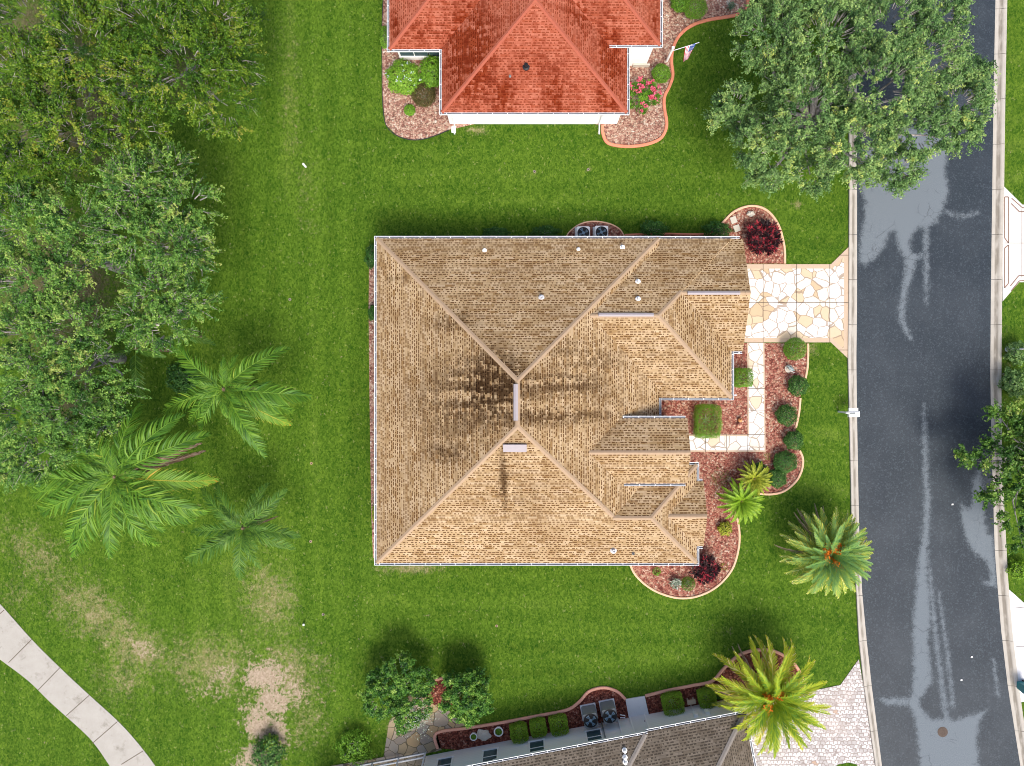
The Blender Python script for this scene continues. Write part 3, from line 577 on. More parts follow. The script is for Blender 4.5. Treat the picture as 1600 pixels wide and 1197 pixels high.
e9 = [(684, 1169), (682, 1145), (730, 1137), (781, 1129), (840, 1118), (885, 1109), (905, 1096), (920, 1080), (943, 1074), (964, 1080), (977, 1092)]
sheet('mulch_bed', e9 + [(985, 1130), (760, 1175)], 0.02, MT['mulch_dark'])
e10 = [(1008, 1087), (1040, 1079), (1080, 1071), (1112, 1064), (1130, 1045), (1155, 1023), (1185, 1015), (1212, 1018), (1238, 1034), (1252, 1055), (1256, 1068)]
sheet('mulch_bed', e10 + [(1262, 1079), (1150, 1098), (1150, 1120), (1014, 1124)], 0.02, MT['mulch_dark'])
sheet('mulch_bed', [(668, 1066), (682, 1061), (700, 1058), (716, 1062), (720, 1095), (690, 1108), (668, 1095)], 0.026, MT['mulch_dark'])
def edging(pts, mat, label, w=0.14, h=0.10, seg=5, group="cast edging strips round the beds"):
    mb = MB(); l = smooth_line(PP(pts), seg)
    strip(mb, l, [(-w / 2, -0.01), (-w / 2, h * 0.75), (-w * 0.3, h), (w * 0.3, h), (w / 2, h * 0.75), (w / 2, -0.01)])
    tag(mb.build('garden_edging', mat), label, 'edging', group)
edging(e1, MT['edge_tan'], "long peach concrete edging curving round the south corner of the tan house")
edging(e2, MT['edge_tan'], "short curved peach edging beside the two dark shrubs nearest the small palms")
edging(e3, MT['edge_tan'], "short straight peach edging beside the third round bush below the driveway")
edging(e4, MT['edge_tan'], "short straight peach edging beside the topmost round bush at the driveway")
edging(e5, MT['edge_tan'], "arched peach edging round the maroon shrub above the driveway")
edging(e6, MT['edge_tan'], "low arched edging round the two white air conditioners", 0.08, 0.06)
edging(e6b, MT['edge_red'], "straight salmon edging along the tan house's garage side wall", 0.10, 0.06)
edging(e7, MT['edge_dark'], "thin black edging round the hydrangea bed of the red roofed house", 0.05, 0.06)
edging(e8, MT['edge_red'], "winding salmon edging below the flagpole of the red roofed house", 0.20, 0.13)
edging(e9, MT['edge_pink'], "pink edging along the grey house bed, bulging round two dark air conditioners", 0.18, 0.12)
edging(e10, MT['edge_pink'], "pink edging looping round the foot of the golden date palm", 0.18, 0.12)
edging([(676, 1064), (684, 1061), (694, 1059), (706, 1060)], MT['edge_pink'], "tiny pink edging piece between the two bushy trees by the grey house", 0.16, 0.12)

# ---------------------------------------------------------------- house kit
def xf(T, v): 
    return T(v) if T else v
def hip(mb, caps, x0, x1, y0, y1, ze, p=0.42, axis='x', gable='', T=None, fas=0.18, bottom=True, trim=1):
    """hip / gable roof prism; gable = letters of the gabled sides; mat 0 shingles, trim fascia and soffit"""
    if axis == 'x':
        run = (y1 - y0) / 2; zr = ze + run * p; ym = (y0 + y1) / 2; a = x0 if 'W' in gable else x0 + run; b = x1 if 'E' in gable else x1 - run
        ra, rb = (a, ym, zr), (b, ym, zr)
    else:
        run = (x1 - x0) / 2; zr = ze + run * p; xm = (x0 + x1) / 2; a = y0 if 'S' in gable else y0 + run; b = y1 if 'N' in gable else y1 - run
        ra, rb = (xm, a, zr), (xm, b, zr)
    SW, SE, NE, NW = (x0, y0, ze), (x1, y0, ze), (x1, y1, ze), (x0, y1, ze); cs = math.sqrt(1 + p * p)
    def face(pts, side):
        if side in 'SN': uvs = [(q[0] + (100 if side == 'N' else 0), (q[1] - y0 if side == 'S' else y1 - q[1]) * cs) for q in pts]
        else: uvs = [(q[1] + (200 if side == 'E' else 300), (q[0] - x0 if side == 'W' else x1 - q[0]) * cs) for q in pts]
        mb.add([xf(T, q) for q in pts], [tuple(range(len(pts)))], 0, [uvs])
    def tri(pts): mb.add([xf(T, q) for q in pts], [tuple(range(len(pts)))], trim)
    if axis == 'x':
        face([SW, SE, rb, ra], 'S'); face([NE, NW, ra, rb], 'N')
        tri([NW, SW, ra]) if 'W' in gable else face([NW, SW, ra], 'W'); tri([SE, NE, rb]) if 'E' in gable else face([SE, NE, rb], 'E')
    else:
        face([NW, SW, ra, rb], 'W'); face([SE, NE, rb, ra], 'E')
        tri([SW, SE, ra]) if 'S' in gable else face([SW, SE, ra], 'S'); tri([NE, NW, rb]) if 'N' in gable else face([NE, NW, rb], 'N')
    low = [(q[0], q[1], q[2] - fas) for q in (SW, SE, NE, NW)]; top = [SW, SE, NE, NW]
    for i in range(4): tri([low[i], low[(i + 1) % 4], top[(i + 1) % 4], top[i]])
    if bottom: tri(low[::-1])
    return ra, rb
def cap_line(a, b, n1, n2, mat, roof, T=None, w=0.17, lift=0.022):
    """folded ridge or hip cap between two roof planes whose downhill directions are n1, n2 (slope p)"""
    a, b = Vector(xf(T, a)), Vector(xf(T, b)); d = (b - a).normalized(); mb = MB(); V = []
    L = (b - a).length; N = max(2, int(L / 0.30)); up = Vector((0, 0, 1))
    for i in range(N):   # overlapping cap shingles
        p0 = a + d * (L * i / N); p1 = a + d * (L * (i + 1.12) / N if i < N - 1 else L); z0, z1 = up * (lift + 0.014), up * lift
        vv = []
        for q, z in ((p0, z0), (p1, z1)):
            vv += [q + n1 * w + z, q + up * 0.012 + z, q + n2 * w + z]
        vv += [v - up * 0.02 for v in vv]
        mb.add(vv, [(0, 3, 4, 1), (1, 4, 5, 2), (0, 1, 7, 6), (1, 2, 8, 7), (3, 9, 10, 4), (4, 10, 11, 5), (0, 6, 9, 3), (2, 5, 11, 8)])
    return mb.build('ridge_cap', mat, roof)
def gutter(a, b, n, z, parent, T=None, w=0.12):
    """open gutter from a to b, n points outward; with hanger straps"""
    a, b, n = Vector((*a, 0)), Vector((*b, 0)), Vector((*n, 0)); mb = MB()
    prof = [(0.004, -0.01), (0.004, -0.13), (w, -0.13), (w + 0.02, 0.0), (w - 0.01, 0.0), (w - 0.015, -0.105), (0.02, -0.105), (0.02, -0.01)]
    def pt(q, o, h): return xf(T, tuple(q + n * o + Vector((0, 0, z + h))))
    k_ = len(prof); V = [pt(q, o, h) for q in (a, b) for o, h in prof]
    for j in range(k_): mb.add([V[j], V[k_ + j], V[k_ + (j + 1) % k_], V[(j + 1) % k_]], [(0, 1, 2, 3)], 1 if j in (4, 5, 6) else 0)
    mb.add(V[:k_], [tuple(range(k_))]); mb.add(V[k_:], [tuple(range(k_))[::-1]])
    L = (b - a).length; d = (b - a).normalized()
    for i in range(1, int(L / 0.95) + 1):
        q = a + d * (i * 0.95)
        mb.add([pt(q - d * 0.02, 0.0, 0.004), pt(q + d * 0.02, 0.0, 0.004), pt(q + d * 0.02, w + 0.02, 0.004), pt(q - d * 0.02, w + 0.02, 0.004)], [(0, 1, 2, 3)], 0)
    return mb.build('gutter', [MT['white_metal'], MT['gutter_in']], parent)
def downspout(x, y, z, out, parent, T=None, foot=0.5):
    ox, oy = out; mb = MB(); pts = [(x, y, z - 0.13), (x, y, z - 0.3), (x - ox * 0.3, y - oy * 0.3, z - 0.55), (x - ox * 0.3, y - oy * 0.3, 0.18), (x + ox * foot, y + oy * foot, 0.08)]
    mb.tube([xf(T, q) for q in pts], 0.05, 4); return mb.build('downspout', MT['white_metal'], parent)
def window(c, w, h, n, parent, T=None, panes=2, horiz=True, glass='glass'):
    """framed window centred at c on a wall facing n (unit, axis aligned, before T)"""
    n = Vector((*n, 0)); t = Vector((-n.y, n.x, 0)); c = Vector(c); mb = MB(); g = MB(); up = Vector((0, 0, 1))
    def bx(m, cu, cz, su, sz, d0, d1):
        V = [xf(T, tuple(c + t * (cu + a * su / 2) + up * (cz + b * sz / 2) + n * d)) for d in (d0, d1) for b in (-1, 1) for a in (-1, 1)]
        m.add(V, [(0, 1, 3, 2), (4, 6, 7, 5), (0, 4, 5, 1), (2, 3, 7, 6), (0, 2, 6, 4), (1, 5, 7, 3)])
    f = 0.09
    bx(mb, 0, h / 2, w + f, f, 0.0, 0.06); bx(mb, 0, -h / 2, w + f * 1.6, f, 0.0, 0.09)
    bx(mb, -w / 2, 0, f, h - f, 0.0, 0.06); bx(mb, w / 2, 0, f, h - f, 0.0, 0.06)
    for i in range(1, panes):
        if horiz: bx(mb, 0, -h / 2 + h * i / panes, w - f, 0.05, 0.0, 0.045)
        else: bx(mb, -w / 2 + w * i / panes, 0, 0.05, h - f, 0.0, 0.045)
    bx(g, 0, 0, w - 0.02, h - 0.02, 0.003, 0.02)
    o = mb.build('window', MT['white'], parent); g.build('pane', MT[glass], o); return o
def wall_box(mb, x0, x1, y0, y1, z0, z1, T=None, mi=0):
    V = [xf(T, (x, y, z)) for z in (z0, z1) for y in (y0, y1) for x in (x0, x1)]
    mb.add(V, [(0, 2, 3, 1), (4, 5, 7, 6), (0, 1, 5, 4), (2, 6, 7, 3), (0, 4, 6, 2), (1, 3, 7, 5)], mi)
def pipe(name, px, py, zfn, r, h, mat, roof, T=None):
    c = P(px, py, 5.0); z = zfn(c[0], c[1]); c = P(px, py, z); z = zfn(c[0], c[1]); mb = MB()
    mb.lathe([(r * 2.0, -0.06), (r * 2.0, 0.03), (r * 1.1, 0.06), (r, h), (r * 0.7, h), (r * 0.65, h - 0.08)], (c[0], c[1], z), 14)
    return mb.build(name, mat, roof)
PIT = 0.42
X, S, N, E, W = None, Vector((0, -1, -PIT)), Vector((0, 1, -PIT)), Vector((1, 0, -PIT)), Vector((-1, 0, -PIT))
def edir(d, face):   # direction in a roof face, perpendicular to the edge d, pointing away from it downhill
    n = Vector((-face.x * PIT * -1 if False else face.x * PIT, face.y * PIT, 1)).normalized(); q = d.normalized().cross(n)
    return q if q.dot(face) > 0 else -q
def caps_for(roof, mat, lines, T=None, Rz=None, w=0.135):
    for a, b, f1, f2 in lines:
        A, B = Vector(a), Vector(b); n1, n2 = edir(B - A, f1), edir(B - A, f2)
        if Rz is not None: n1, n2 = Rz @ n1, Rz @ n2
        cap_line(a, b, n1, n2, mat, roof, T, w)

# ---------------------------------------------------------------- the tan house
ZE = 2.9; kz = (CAM_H - ZE) / FPX
tan = thing('tan_roof_house', 'large single storey house with tan shingle hip roof in the centre', 'house', (0, 0, 0))
wx0, wx1, wy0, wy1 = -8.94, 8.70, -12.06, 8.22
rf = MB(); L = []
a, b = hip(rf, L, wx0, wx1, wy0, wy1, ZE, axis='y')
def P2(px, py, z=ZE): q = P(px, py, z); return q[0], q[1]
bx1, by0 = P2(1145, 622); _, by1 = P2(1100, 371.5); zb = ZE - 0.22
hip(rf, L, 1.0, bx1, by0, by1, zb, axis='x', gable='W')
ax1 = P2(1163, 458)[0]; ay0 = P2(0, 549)[1]; ay1 = by1 - 0.03; za = zb - 0.025
hip(rf, L, 8.6, ax1, ay0, ay1, za, axis='x', gable='EW', trim=2)
cx1 = P(1074, 0, 4.0)[0]; cy0 = P(0, 756, 4.0)[1]; cy1 = P(0, 653.5, 4.0)[1]; zc = 3.98
hip(rf, L, 2.4, cx1, cy0, cy1, zc, axis='x', gable='EW', trim=2)
dx1 = P2(1089, 0)[0]; dy0 = wy0 - 0.012; dy1 = P2(0, 726)[1]; zd = ZE - 0.02
hip(rf, L, 1.6, dx1, dy0, dy1, zd, axis='x', gable='W')
ex1 = P2(1101, 0, 3.1)[0]; ey0, ey1 = P2(0, 854)[1], P2(0, 752)[1]; zee = zd - 0.03
hip(rf, L, 8.6, ex1, ey0, ey1, zee, axis='x', gable='EW', trim=2)
roof = rf.build('roof', [MT['roof_tan'], MT['white_metal'], MT['cream_wall']], tan)
wl = MB(); o_ = 0.42
wall_box(wl, wx0 + o_, wx1 - o_, wy0 + o_, wy1 - o_, 0, ZE - 0.185)
wall_box(wl, 8.0, bx1 - o_, by0 + o_, by1 - o_ - 0.02, 0, zb - 0.185)
wall_box(wl, 9.0, ax1 - 0.35, ay0 + 0.4, ay1 - 0.44, 0, za - 0.185)
wall_box(wl, 7.6, cx1 - 1.6, cy0 + 0.3, cy1 - 0.3, 0, zc - 0.185)
wall_box(wl, 5.0, cx1 - 0.4, cy0 + 0.3, cy0 + 0.6, 2.2, zc - 0.185)
wall_box(wl, cx1 - 0.75, cx1 - 0.35, cy0 + 0.25, cy0 + 0.65, 0, zc - 0.19); wall_box(wl, cx1 - 0.75, cx1 - 0.35, cy1 - 0.65, cy1 - 0.25, 0, zc - 0.19)
wall_box(wl, cx1 - 0.7, cx1 - 0.4, cy0 + 0.66, cy1 - 0.66, 2.7, zc - 0.19)
wall_box(wl, 7.0, dx1 - o_, dy0 + o_ + 0.02, dy1 - o_, 0, zd - 0.185)
wall_box(wl, 8.8, ex1 - 0.35, ey0 + 0.35, ey1 - 0.35, 0, zee - 0.185)
wl.build('wall', MT['tan_wall'], tan)
# tan painted wall that shows under the entry gable
tw = MB(); tp = (P(1003, 764, 3.9)); wall_box(tw, 6.6, 8.3, cy0 + 0.16, cy0 + 0.26, ZE - 0.2, zc - 0.19); tw.build('porch_wall', MT['tan_wall'], tan)
runm = (wx1 - wx0) / 2; zr = ZE + runm * PIT; xm = (wx0 + wx1) / 2; yN, yS = wy1 - runm, wy0 + runm
C_ = MT['cap_tan']
yb = (by0 + by1) / 2; rb_ = (by1 - by0) / 2; zrb = zb + rb_ * PIT; ya = (ay0 + ay1) / 2; ra_ = (ay1 - ay0) / 2; zra = za + ra_ * PIT
yc = (cy0 + cy1) / 2; rc_ = (cy1 - cy0) / 2; zrc = zc + rc_ * PIT; yd = (dy0 + dy1) / 2; rd_ = (dy1 - dy0) / 2; zrd = zd + rd_ * PIT
ye = (ey0 + ey1) / 2; re_ = (ey1 - ey0) / 2; zre = zee + re_ * PIT
x_d0 = wx1 - (zrd - ZE) / PIT      # where the wing ridge leaves the main hip
tB = (zra - zb) / PIT
caps_for(roof, C_, [((wx0, wy1, ZE), (xm, yN, zr), N, W), ((wx0, wy0, ZE), (xm, yS, zr), S, W), ((xm, yN, zr), (wx1, wy1, ZE), N, E),
    ((xm, yS, zr), (x_d0, yd + 0.1, zrd + 0.05), S, E), ((xm, yN, zr), (xm, yS, zr), E, W), ((wx1 - (zrb - ZE) / PIT, yb, zrb), (bx1 - rb_, yb, zrb), N, S), ((bx1 - rb_, yb, zrb), (bx1, by0, zb), S, E),
    ((bx1 - rb_, yb, zrb), (bx1 - tB, by1 - tB, zra), N, E), ((bx1 - tB, ya, zra), (ax1, ya, zra), N, S), ((wx1 - (zrc - ZE) / PIT, yc, zrc), (cx1, yc, zrc), N, S),
    ((x_d0, yd, zrd), (dx1 - rd_, yd, zrd), N, S), ((dx1 - rd_, yd, zrd), (dx1, dy0, zd), S, E), ((dx1 - rd_, yd, zrd), (dx1, dy1, zd), N, E), ((dx1 - (zre - zd) / PIT, ye, zre), (ex1, ye, zre), N, S)])
def zmain(x, y): return ZE + PIT * min(x - wx0, wx1 - x, y - wy0, wy1 - y)
def zwing(x, y): return max(zmain(x, y), zb + PIT * min(by1 - y, y - by0, bx1 - x))
def ridge_vent(p0, p1, zt, w=0.2):
    a, b = P(*p0, zt), P(*p1, zt); m = MB(); c = (a + b) / 2; L_ = np.linalg.norm(b - a); hor = abs(b[0] - a[0]) > abs(b[1] - a[1])
    V = []
    for t in (-L_ / 2, L_ / 2):
        for o, h in ((-w / 2, 0.02), (-w / 2, 0.08), (0, 0.13), (w / 2, 0.08), (w / 2, 0.02)):
            V.append((c[0] + t, c[1] + o, zt + h) if hor else (c[0] + o, c[1] + t, zt + h))
    m.add(V, [(0, 5, 6, 1), (1, 6, 7, 2), (2, 7, 8, 3), (3, 8, 9, 4), (0, 1, 2, 3, 4), (9, 8, 7, 6, 5)])
    return m.build('ridge_vent', MT['metal_lav'], roof)
ridge_vent((806, 600), (806, 657), zr, 0.26); ridge_vent((935, 492), (1021, 492), zrb); ridge_vent((1074, 458), (1156, 458), zra)
q = P(804.5, 700, 6.2); zq = zmain(q[0], q[1] + 0.1); m = MB()
m.box((q[0], q[1], zq + 0.10), (1.36, 0.48, 0.10), 0, M=Matrix.Rotation(math.atan(PIT), 3, 'X')); m.box((q[0], q[1] + 0.02, zq + 0.02), (1.25, 0.40, 0.10), 0, M=Matrix.Rotation(math.atan(PIT), 3, 'X'))
m.build('box_vent', MT['metal_lav'], roof)
for px, py, r, h, mt in ((846, 465, 0.09, 0.42, 'vent_grey'), (757, 391, 0.07, 0.32, 'beige_metal'), (904, 389, 0.06, 0.25, 'beige_metal'), (973, 386, 0.08, 0.40, 'beige_metal'), (997, 440, 0.08, 0.38, 'beige_metal'), (997, 467, 0.08, 0.38, 'beige_metal'), (959, 861, 0.10, 0.25, 'vent_grey'), (990, 866, 0.045, 0.2, 'grey_metal')):
    pipe('vent_pipe', px, py, zwing if py < 500 and px > 850 else zmain, r, h, MT[mt], roof)
G = lambda a, b, n, z: gutter(a, b, n, z, tan)
G((wx0, wy0 - 0.13), (wx0, wy1 + 0.13), (-1, 0), ZE); G((wx0 - 0.13, wy1), (wx1 + 0.1, wy1), (0, 1), ZE); G((dx1 + 0.13, dy0), (wx0 - 0.13, dy0), (0, -1), ZE)
G((wx1 + 0.14, by1), (P2(1158, 0)[0], by1), (0, 1), za); G((bx1 + 0.13, by0), (wx1 - 0.1, by0), (0, -1), zb); G((bx1, by0 - 0.13), (bx1, ay0), (1, 0), zb)
G((ax1 - 0.05, ay0), (bx1 + 0.14, ay0), (0, -1), za); yq = P2(0, 652)[1]
G((wx1, by0), (wx1, yq), (1, 0), ZE); G((cx1 - 0.1, cy1), (P(973, 0, zc)[0], cy1), (0, 1), zc); G((P(975, 0, zc)[0], cy0), (cx1 - 0.1, cy0), (0, -1), zc)
G((dx1, dy0 - 0.13), (dx1, ey0), (1, 0), zd); G((dx1 + 0.14, ey0), (ex1 - 0.05, ey0), (0, -1), zee); G((dx1, ey1), (dx1, dy1 + 0.13), (1, 0), zd); G((dx1 + 0.13, dy1), (P2(1070, 0)[0], dy1), (0, 1), zd); G((ex1 - 0.05, ey1), (dx1 + 0.14, ey1), (0, 1), zee)
for x, y, o in ((wx0, wy0 + 0.7, (-1, 0)), (wx0, wy1 - 0.5, (-1, 0)), (ax1 - 0.25, ay0, (0, -1)), (wx0 + 4, wy1, (0, 1)), (P2(1075, 0)[0], dy1, (1, 0.0)), (P2(1150, 0)[0], P2(0, 618)[1], (1, 0.2)), (0.5, dy0, (0, -1))):
    downspout(x + o[0] * 0.07, y + o[1] * 0.07, 2.8, o, tan, None, 0.12)
# doors and windows on walls that only a sideways view shows
m = MB(); xg = ax1 - 0.35
for i in range(4): m.box((xg + 0.03, ya, 0.28 + i * 0.54), (0.05, 4.9, 0.53))
m.build('garage_door', MT['white'], tan)
m = MB(); m.box((cx1 - 1.6 + 0.03, yc, 1.05), (0.06, 1.0, 2.1)); d_ = m.build('front_door', MT['iron'], tan)
m = MB(); m.tube([(cx1 - 1.5, yc + 0.38, 0.95), (cx1 - 1.5, yc + 0.38, 1.2)], 0.02); m.build('handle', MT['metal_lav'], d_)
for yy in (-9.5, -6, -2.5, 1, 4.5): window((wx0 + o_, yy, 1.45), 1.5, 1.3, (-1, 0), tan)
for xx in (-6, -1.5, 3.5): window((xx, wy1 - o_, 1.5), 1.1, 1.2, (0, 1), tan)
for xx in (-6.5, -2.5, 2): window((xx, wy0 + o_ - 0.008, 1.5), 1.1, 1.3, (0, -1), tan)
window((ex1 - 0.35, ye, 1.4), 1.8, 1.4, (1, 0), tan, panes=2, horiz=False)

# ---------------------------------------------------------------- the red house
red = thing('red_roof_house', 'house with bright red shingle hip roof and white walls at the top edge', 'house', (0, 0, 0))
rf = MB(); fx0, fx1 = P2(690, 0)[0], P2(980, 0)[0]; fy0 = P2(0, 176)[1]; lx0 = P2(608, 0)[0]; ly0 = P2(0, 77)[1]; zt = 3.42; rx1 = P(1032, 0, zt)[0]; ry0 = P(0, 70.5, zt)[1]
hip(rf, L, fx0, fx1, fy0, 36, ZE, axis='y'); hip(rf, L, lx0, lx0 + 11, ly0, 38, ZE - 0.02, axis='y'); hip(rf, L, rx1 - 9.5, rx1, ry0, 38.3, zt, axis='y')
rroof = rf.build('roof', [MT['roof_red'], MT['white_metal']], red)
wl = MB(); fwx0, fwx1, fwy = fx0 + 0.30, fx1 - 0.42, fy0 + 0.36
fwx0 = P(703, 0)[0]; fwx1 = P(964, 0)[0]; fwy = P(0, 194)[1]
wall_box(wl, fwx0, fwx1, fwy, 34, 0, ZE - 0.19); lwx = P(626, 0)[0]; lwy = P(0, 94)[1]; wall_box(wl, lwx, 0, lwy, 36, 0, ZE - 0.21)
rwx = P(1009, 0)[0]; rwy = P(0, 103)[1]; wall_box(wl, 2, rwx, rwy, 36, 0, zt - 0.19); wall_box(wl, rwx - 1.0, P(1026, 0)[0], P(0, 22)[1], 36.2, 0, zt - 0.2)
wl.build('wall', MT['white_wall'], red)
m = MB(); m.box((P(1001, 0)[0], rwy - 0.06, 0.2), (1.1, 0.1, 0.4)); m.build('wall_plinth', MT['stone'], red)
rapx = (fx0 + fx1) / 2; rr = (fx1 - fx0) / 2
caps_for(rroof, MT['cap_red'], [((fx0, fy0, ZE), (rapx, fy0 + rr, ZE + rr * PIT), S, W), ((fx1, fy0, ZE), (rapx, fy0 + rr, ZE + rr * PIT), S, E), ((rapx, fy0 + rr, ZE + rr * PIT), (rapx, fy0 + rr + 2.0, ZE + rr * PIT), E, W),
    ((lx0, ly0, ZE - 0.02), (lx0 + 4, ly0 + 4, ZE + 4 * PIT - 0.02), S, W), ((rx1, ry0, zt), (rx1 - 4, ry0 + 4, zt + 4 * PIT), S, E)], w=0.13)
def zred(x, y): return ZE + PIT * (y - fy0)
pipe('vent_pipe', 822, 107, zred, 0.11, 0.35, MT['black'], rroof); pipe('vent_pipe', 797, 122, zred, 0.04, 0.15, MT['grey_metal'], rroof)
G = lambda a, b, n, z: gutter(a, b, n, z, red)
G((fx1 + 0.13, fy0), (fx0 - 0.13, fy0), (0, -1), ZE); G((fx0, fy0 - 0.13), (fx0, ly0 - 0.0), (-1, 0), ZE); G((fx1, fy0 - 0.13), (fx1, ry0 + 0.3), (1, 0), ZE)
G((fx0 - 0.13, ly0), (lx0 - 0.13, ly0), (0, -1), ZE - 0.02); G((lx0, ly0 - 0.13), (lx0, 30), (-1, 0), ZE - 0.02); G((rx1 + 0.13, ry0), (P(952, 0, zt)[0], ry0), (0, -1), zt); G((rx1, ry0 - 0.13), (rx1, 30), (1, 0), zt)
for x in (P(704, 0, 2.8)[0], P(944, 0, 2.8)[0]): downspout(x, fy0 - 0.07, 2.8, (0, -1), red, None, 0.35)
m = MB(); q = P(709, 203); m.box((q[0], q[1], 0.05), (0.28, 0.4, 0.1)); m.box((q[0], q[1] - 0.02, 0.10), (0.20, 0.32, 0.03)); m.build('splash_block', MT['white_metal'], red)
window((P(644, 0, 1.5)[0] + 0.05, lwy, 1.45), 1.9, 1.7, (0, -1), red, None, 2, False); window((P(679, 0, 1.5)[0], lwy, 1.45), 0.9, 1.9, (0, -1), red, None, 1)

# ---------------------------------------------------------------- the grey house (turned about ten degrees)
TH = R(10.75); gO = P(1163, 1114, ZE); cT, sT = math.cos(TH), math.sin(TH)
def TG(v): return (gO[0] + v[0] * cT - v[1] * sT, gO[1] + v[0] * sT + v[1] * cT, v[2])
def inv(x, y): dx, dy = x - gO[0], y - gO[1]; return dx * cT + dy * sT, -dx * sT + dy * cT
RzG = Matrix.Rotation(TH, 3, 'Z')
grey = thing('grey_roof_house', 'house with grey brown shingles and pale siding, turned at the bottom edge', 'house', (0, 0, 0))
gl = lambda px, py, z: inv(*P(px, py, z)[:2])
zg2 = ZE + 0.16; jx, jy = gl(1009, 1147, zg2); wxg = gl(665, 1178, 0)[0] - 0.35
rf = MB(); hip(rf, L, wxg, jx, jy - 15, jy, zg2, axis='y', T=TG); hip(rf, L, -16, 0, -9.6, 0, ZE, axis='x', gable='W', T=TG)
groof = rf.build('roof', [MT['roof_grey'], MT['white_metal']], grey)
wl = MB(); nw = gl(930, 1131, 0)[1]; nw2 = gl(1080, 1103, 0)[1]
wall_box(wl, gl(665, 1178, 0)[0], jx - 0.15, nw - 12, nw, 0, zg2 - 0.19, TG); wall_box(wl, jx - 6, -0.3, -9.2, nw2, 0, ZE - 0.19, TG)
wl.build('wall', MT['siding'], grey)
rg = 7.5
caps_for(groof, MT['cap_grey'], [((jx, jy, zg2), (jx - 5, jy - 5, zg2 + 5 * PIT), N, E), ((0, 0, ZE), (-4.6, -4.6, ZE + 4.6 * PIT), N, E)], TG, RzG, 0.15)
gutter((wxg, jy), (jx + 0.13, jy), (0, 1), zg2, grey, TG); gutter((jx + 0.05, 0), (0.13, 0), (0, 1), ZE, grey, TG); gutter((0, 0.13), (0, -9.6), (1, 0), ZE, grey, TG)
for px, py in ((692, 1190), (765, 1181), (838.5, 1167), (929, 1153)):
    lx = gl(px, py, 1.75)[0]; window((lx, nw, 1.62), 0.98, 1.65, (0, 1), grey, TG)
lx = gl(1000, 1133, 1.1)[0]; m = MB()
def gbox(m, c, s): m.box(TG(c), s, 0, TH)
gbox(m, (lx, nw + 0.03, 1.05), (0.9, 0.05, 2.1)); d_ = m.build('side_door', MT['slab'], grey)
m = MB(); gbox(m, (lx - 0.5, nw + 0.04, 1.08), (0.10, 0.09, 2.16)); gbox(m, (lx + 0.5, nw + 0.04, 1.08), (0.10, 0.09, 2.16)); gbox(m, (lx, nw + 0.04, 2.2), (1.1, 0.09, 0.1)); m.build('frame', MT['white'], d_)
m = MB(); gbox(m, (lx + 0.36, nw + 0.09, 1.0), (0.05, 0.08, 0.12)); m.build('handle', MT['metal_lav'], d_)
for px, py, mt in ((944, 1146, 'grey_metal'), (970, 1140, 'white_metal')):
    lx = gl(px, py, 1.4)[0]; m = MB(); m.tube([TG((lx, nw + 0.06, 0.05)), TG((lx, nw + 0.06, 2.6))], 0.055, 4); m.build('downspout', MT[mt], grey)
for px, py in ((1085, 1110), (1105, 1116)):
    lx = gl(px, py, 1.2)[0]; m = MB(); gbox(m, (lx, nw2 + 0.09, 1.3), (0.26, 0.18, 0.42)); m.tube([TG((lx, nw2 + 0.08, 0.1)), TG((lx, nw2 + 0.08, 1.1))], 0.03, 6); m.build('meter_box', MT['beige_metal'], grey)
q = P(980, 1178, 4.6); zq = 3.4; 
for dy in (0, 9, 15):
    c = P(977, 1176 + dy, 3.6); lx_, ly_ = inv(c[0], c[1]); zz = zg2 + PIT * (jy - ly_); m = MB(); m.lathe([(0.16, -0.05), (0.16, 0.04), (0.10, 0.06), (0.10, 0.22), (0.05, 0.26)], (c[0], c[1], zz), 12); m.build('vent_pipe', MT['beige_metal'], groof)
# screened porch at its left end
cg = thing('screen_enclosure', 'white framed insect screen porch at the left end of the grey house', 'screen porch', TG((0, 0, 0)), None, TH)
sx0, sx1 = gl(500, 1206, 0)[0], gl(666, 1178, 0)[0] - 0.05; sy = gl(640, 1181, 0)[1]
m = MB(); pn = MB()
for x in np.linspace(sx0, sx1, 5): m.box((x, sy, 1.25), (0.09, 0.09, 2.5))
for z in (0.06, 0.55, 2.5): m.box(((sx0 + sx1) / 2, sy + 0.002, z), (sx1 - sx0, 0.085, 0.10))
for x in (sx0, sx1):
    m.box((x, sy - 2.5, 2.5), (0.08, 5, 0.08)); m.box((x, sy - 5, 1.25), (0.09, 0.09, 2.5))
for x in np.linspace(sx0, sx1, 5)[1:-1]: m.box((x, sy - 2.5, 2.503), (0.06, 4.9, 0.06))
m.build('frame', MT['white_metal'], cg)
pn.add([(sx0, sy, 0.1), (sx1, sy, 0.1), (sx1, sy, 2.45), (sx0, sy, 2.45)], [(0, 1, 2, 3)]); pn.add([(sx0, sy, 2.52), (sx1, sy, 2.52), (sx1, sy - 5, 2.52), (sx0, sy - 5, 2.52)], [(0, 1, 2, 3)])
pn.build('screen', MT['screen'], cg)
m = MB(); m.poly([TG(v)[:2] for v in ((sx0 - 0.2, sy + 0.35, 0), (sx1, sy + 0.2, 0), (sx1, sy - 5, 0), (sx0 - 0.2, sy - 5, 0))], 0.032); m.build('porch_floor', MT['flag_patio'])['kind'] = 'structure'

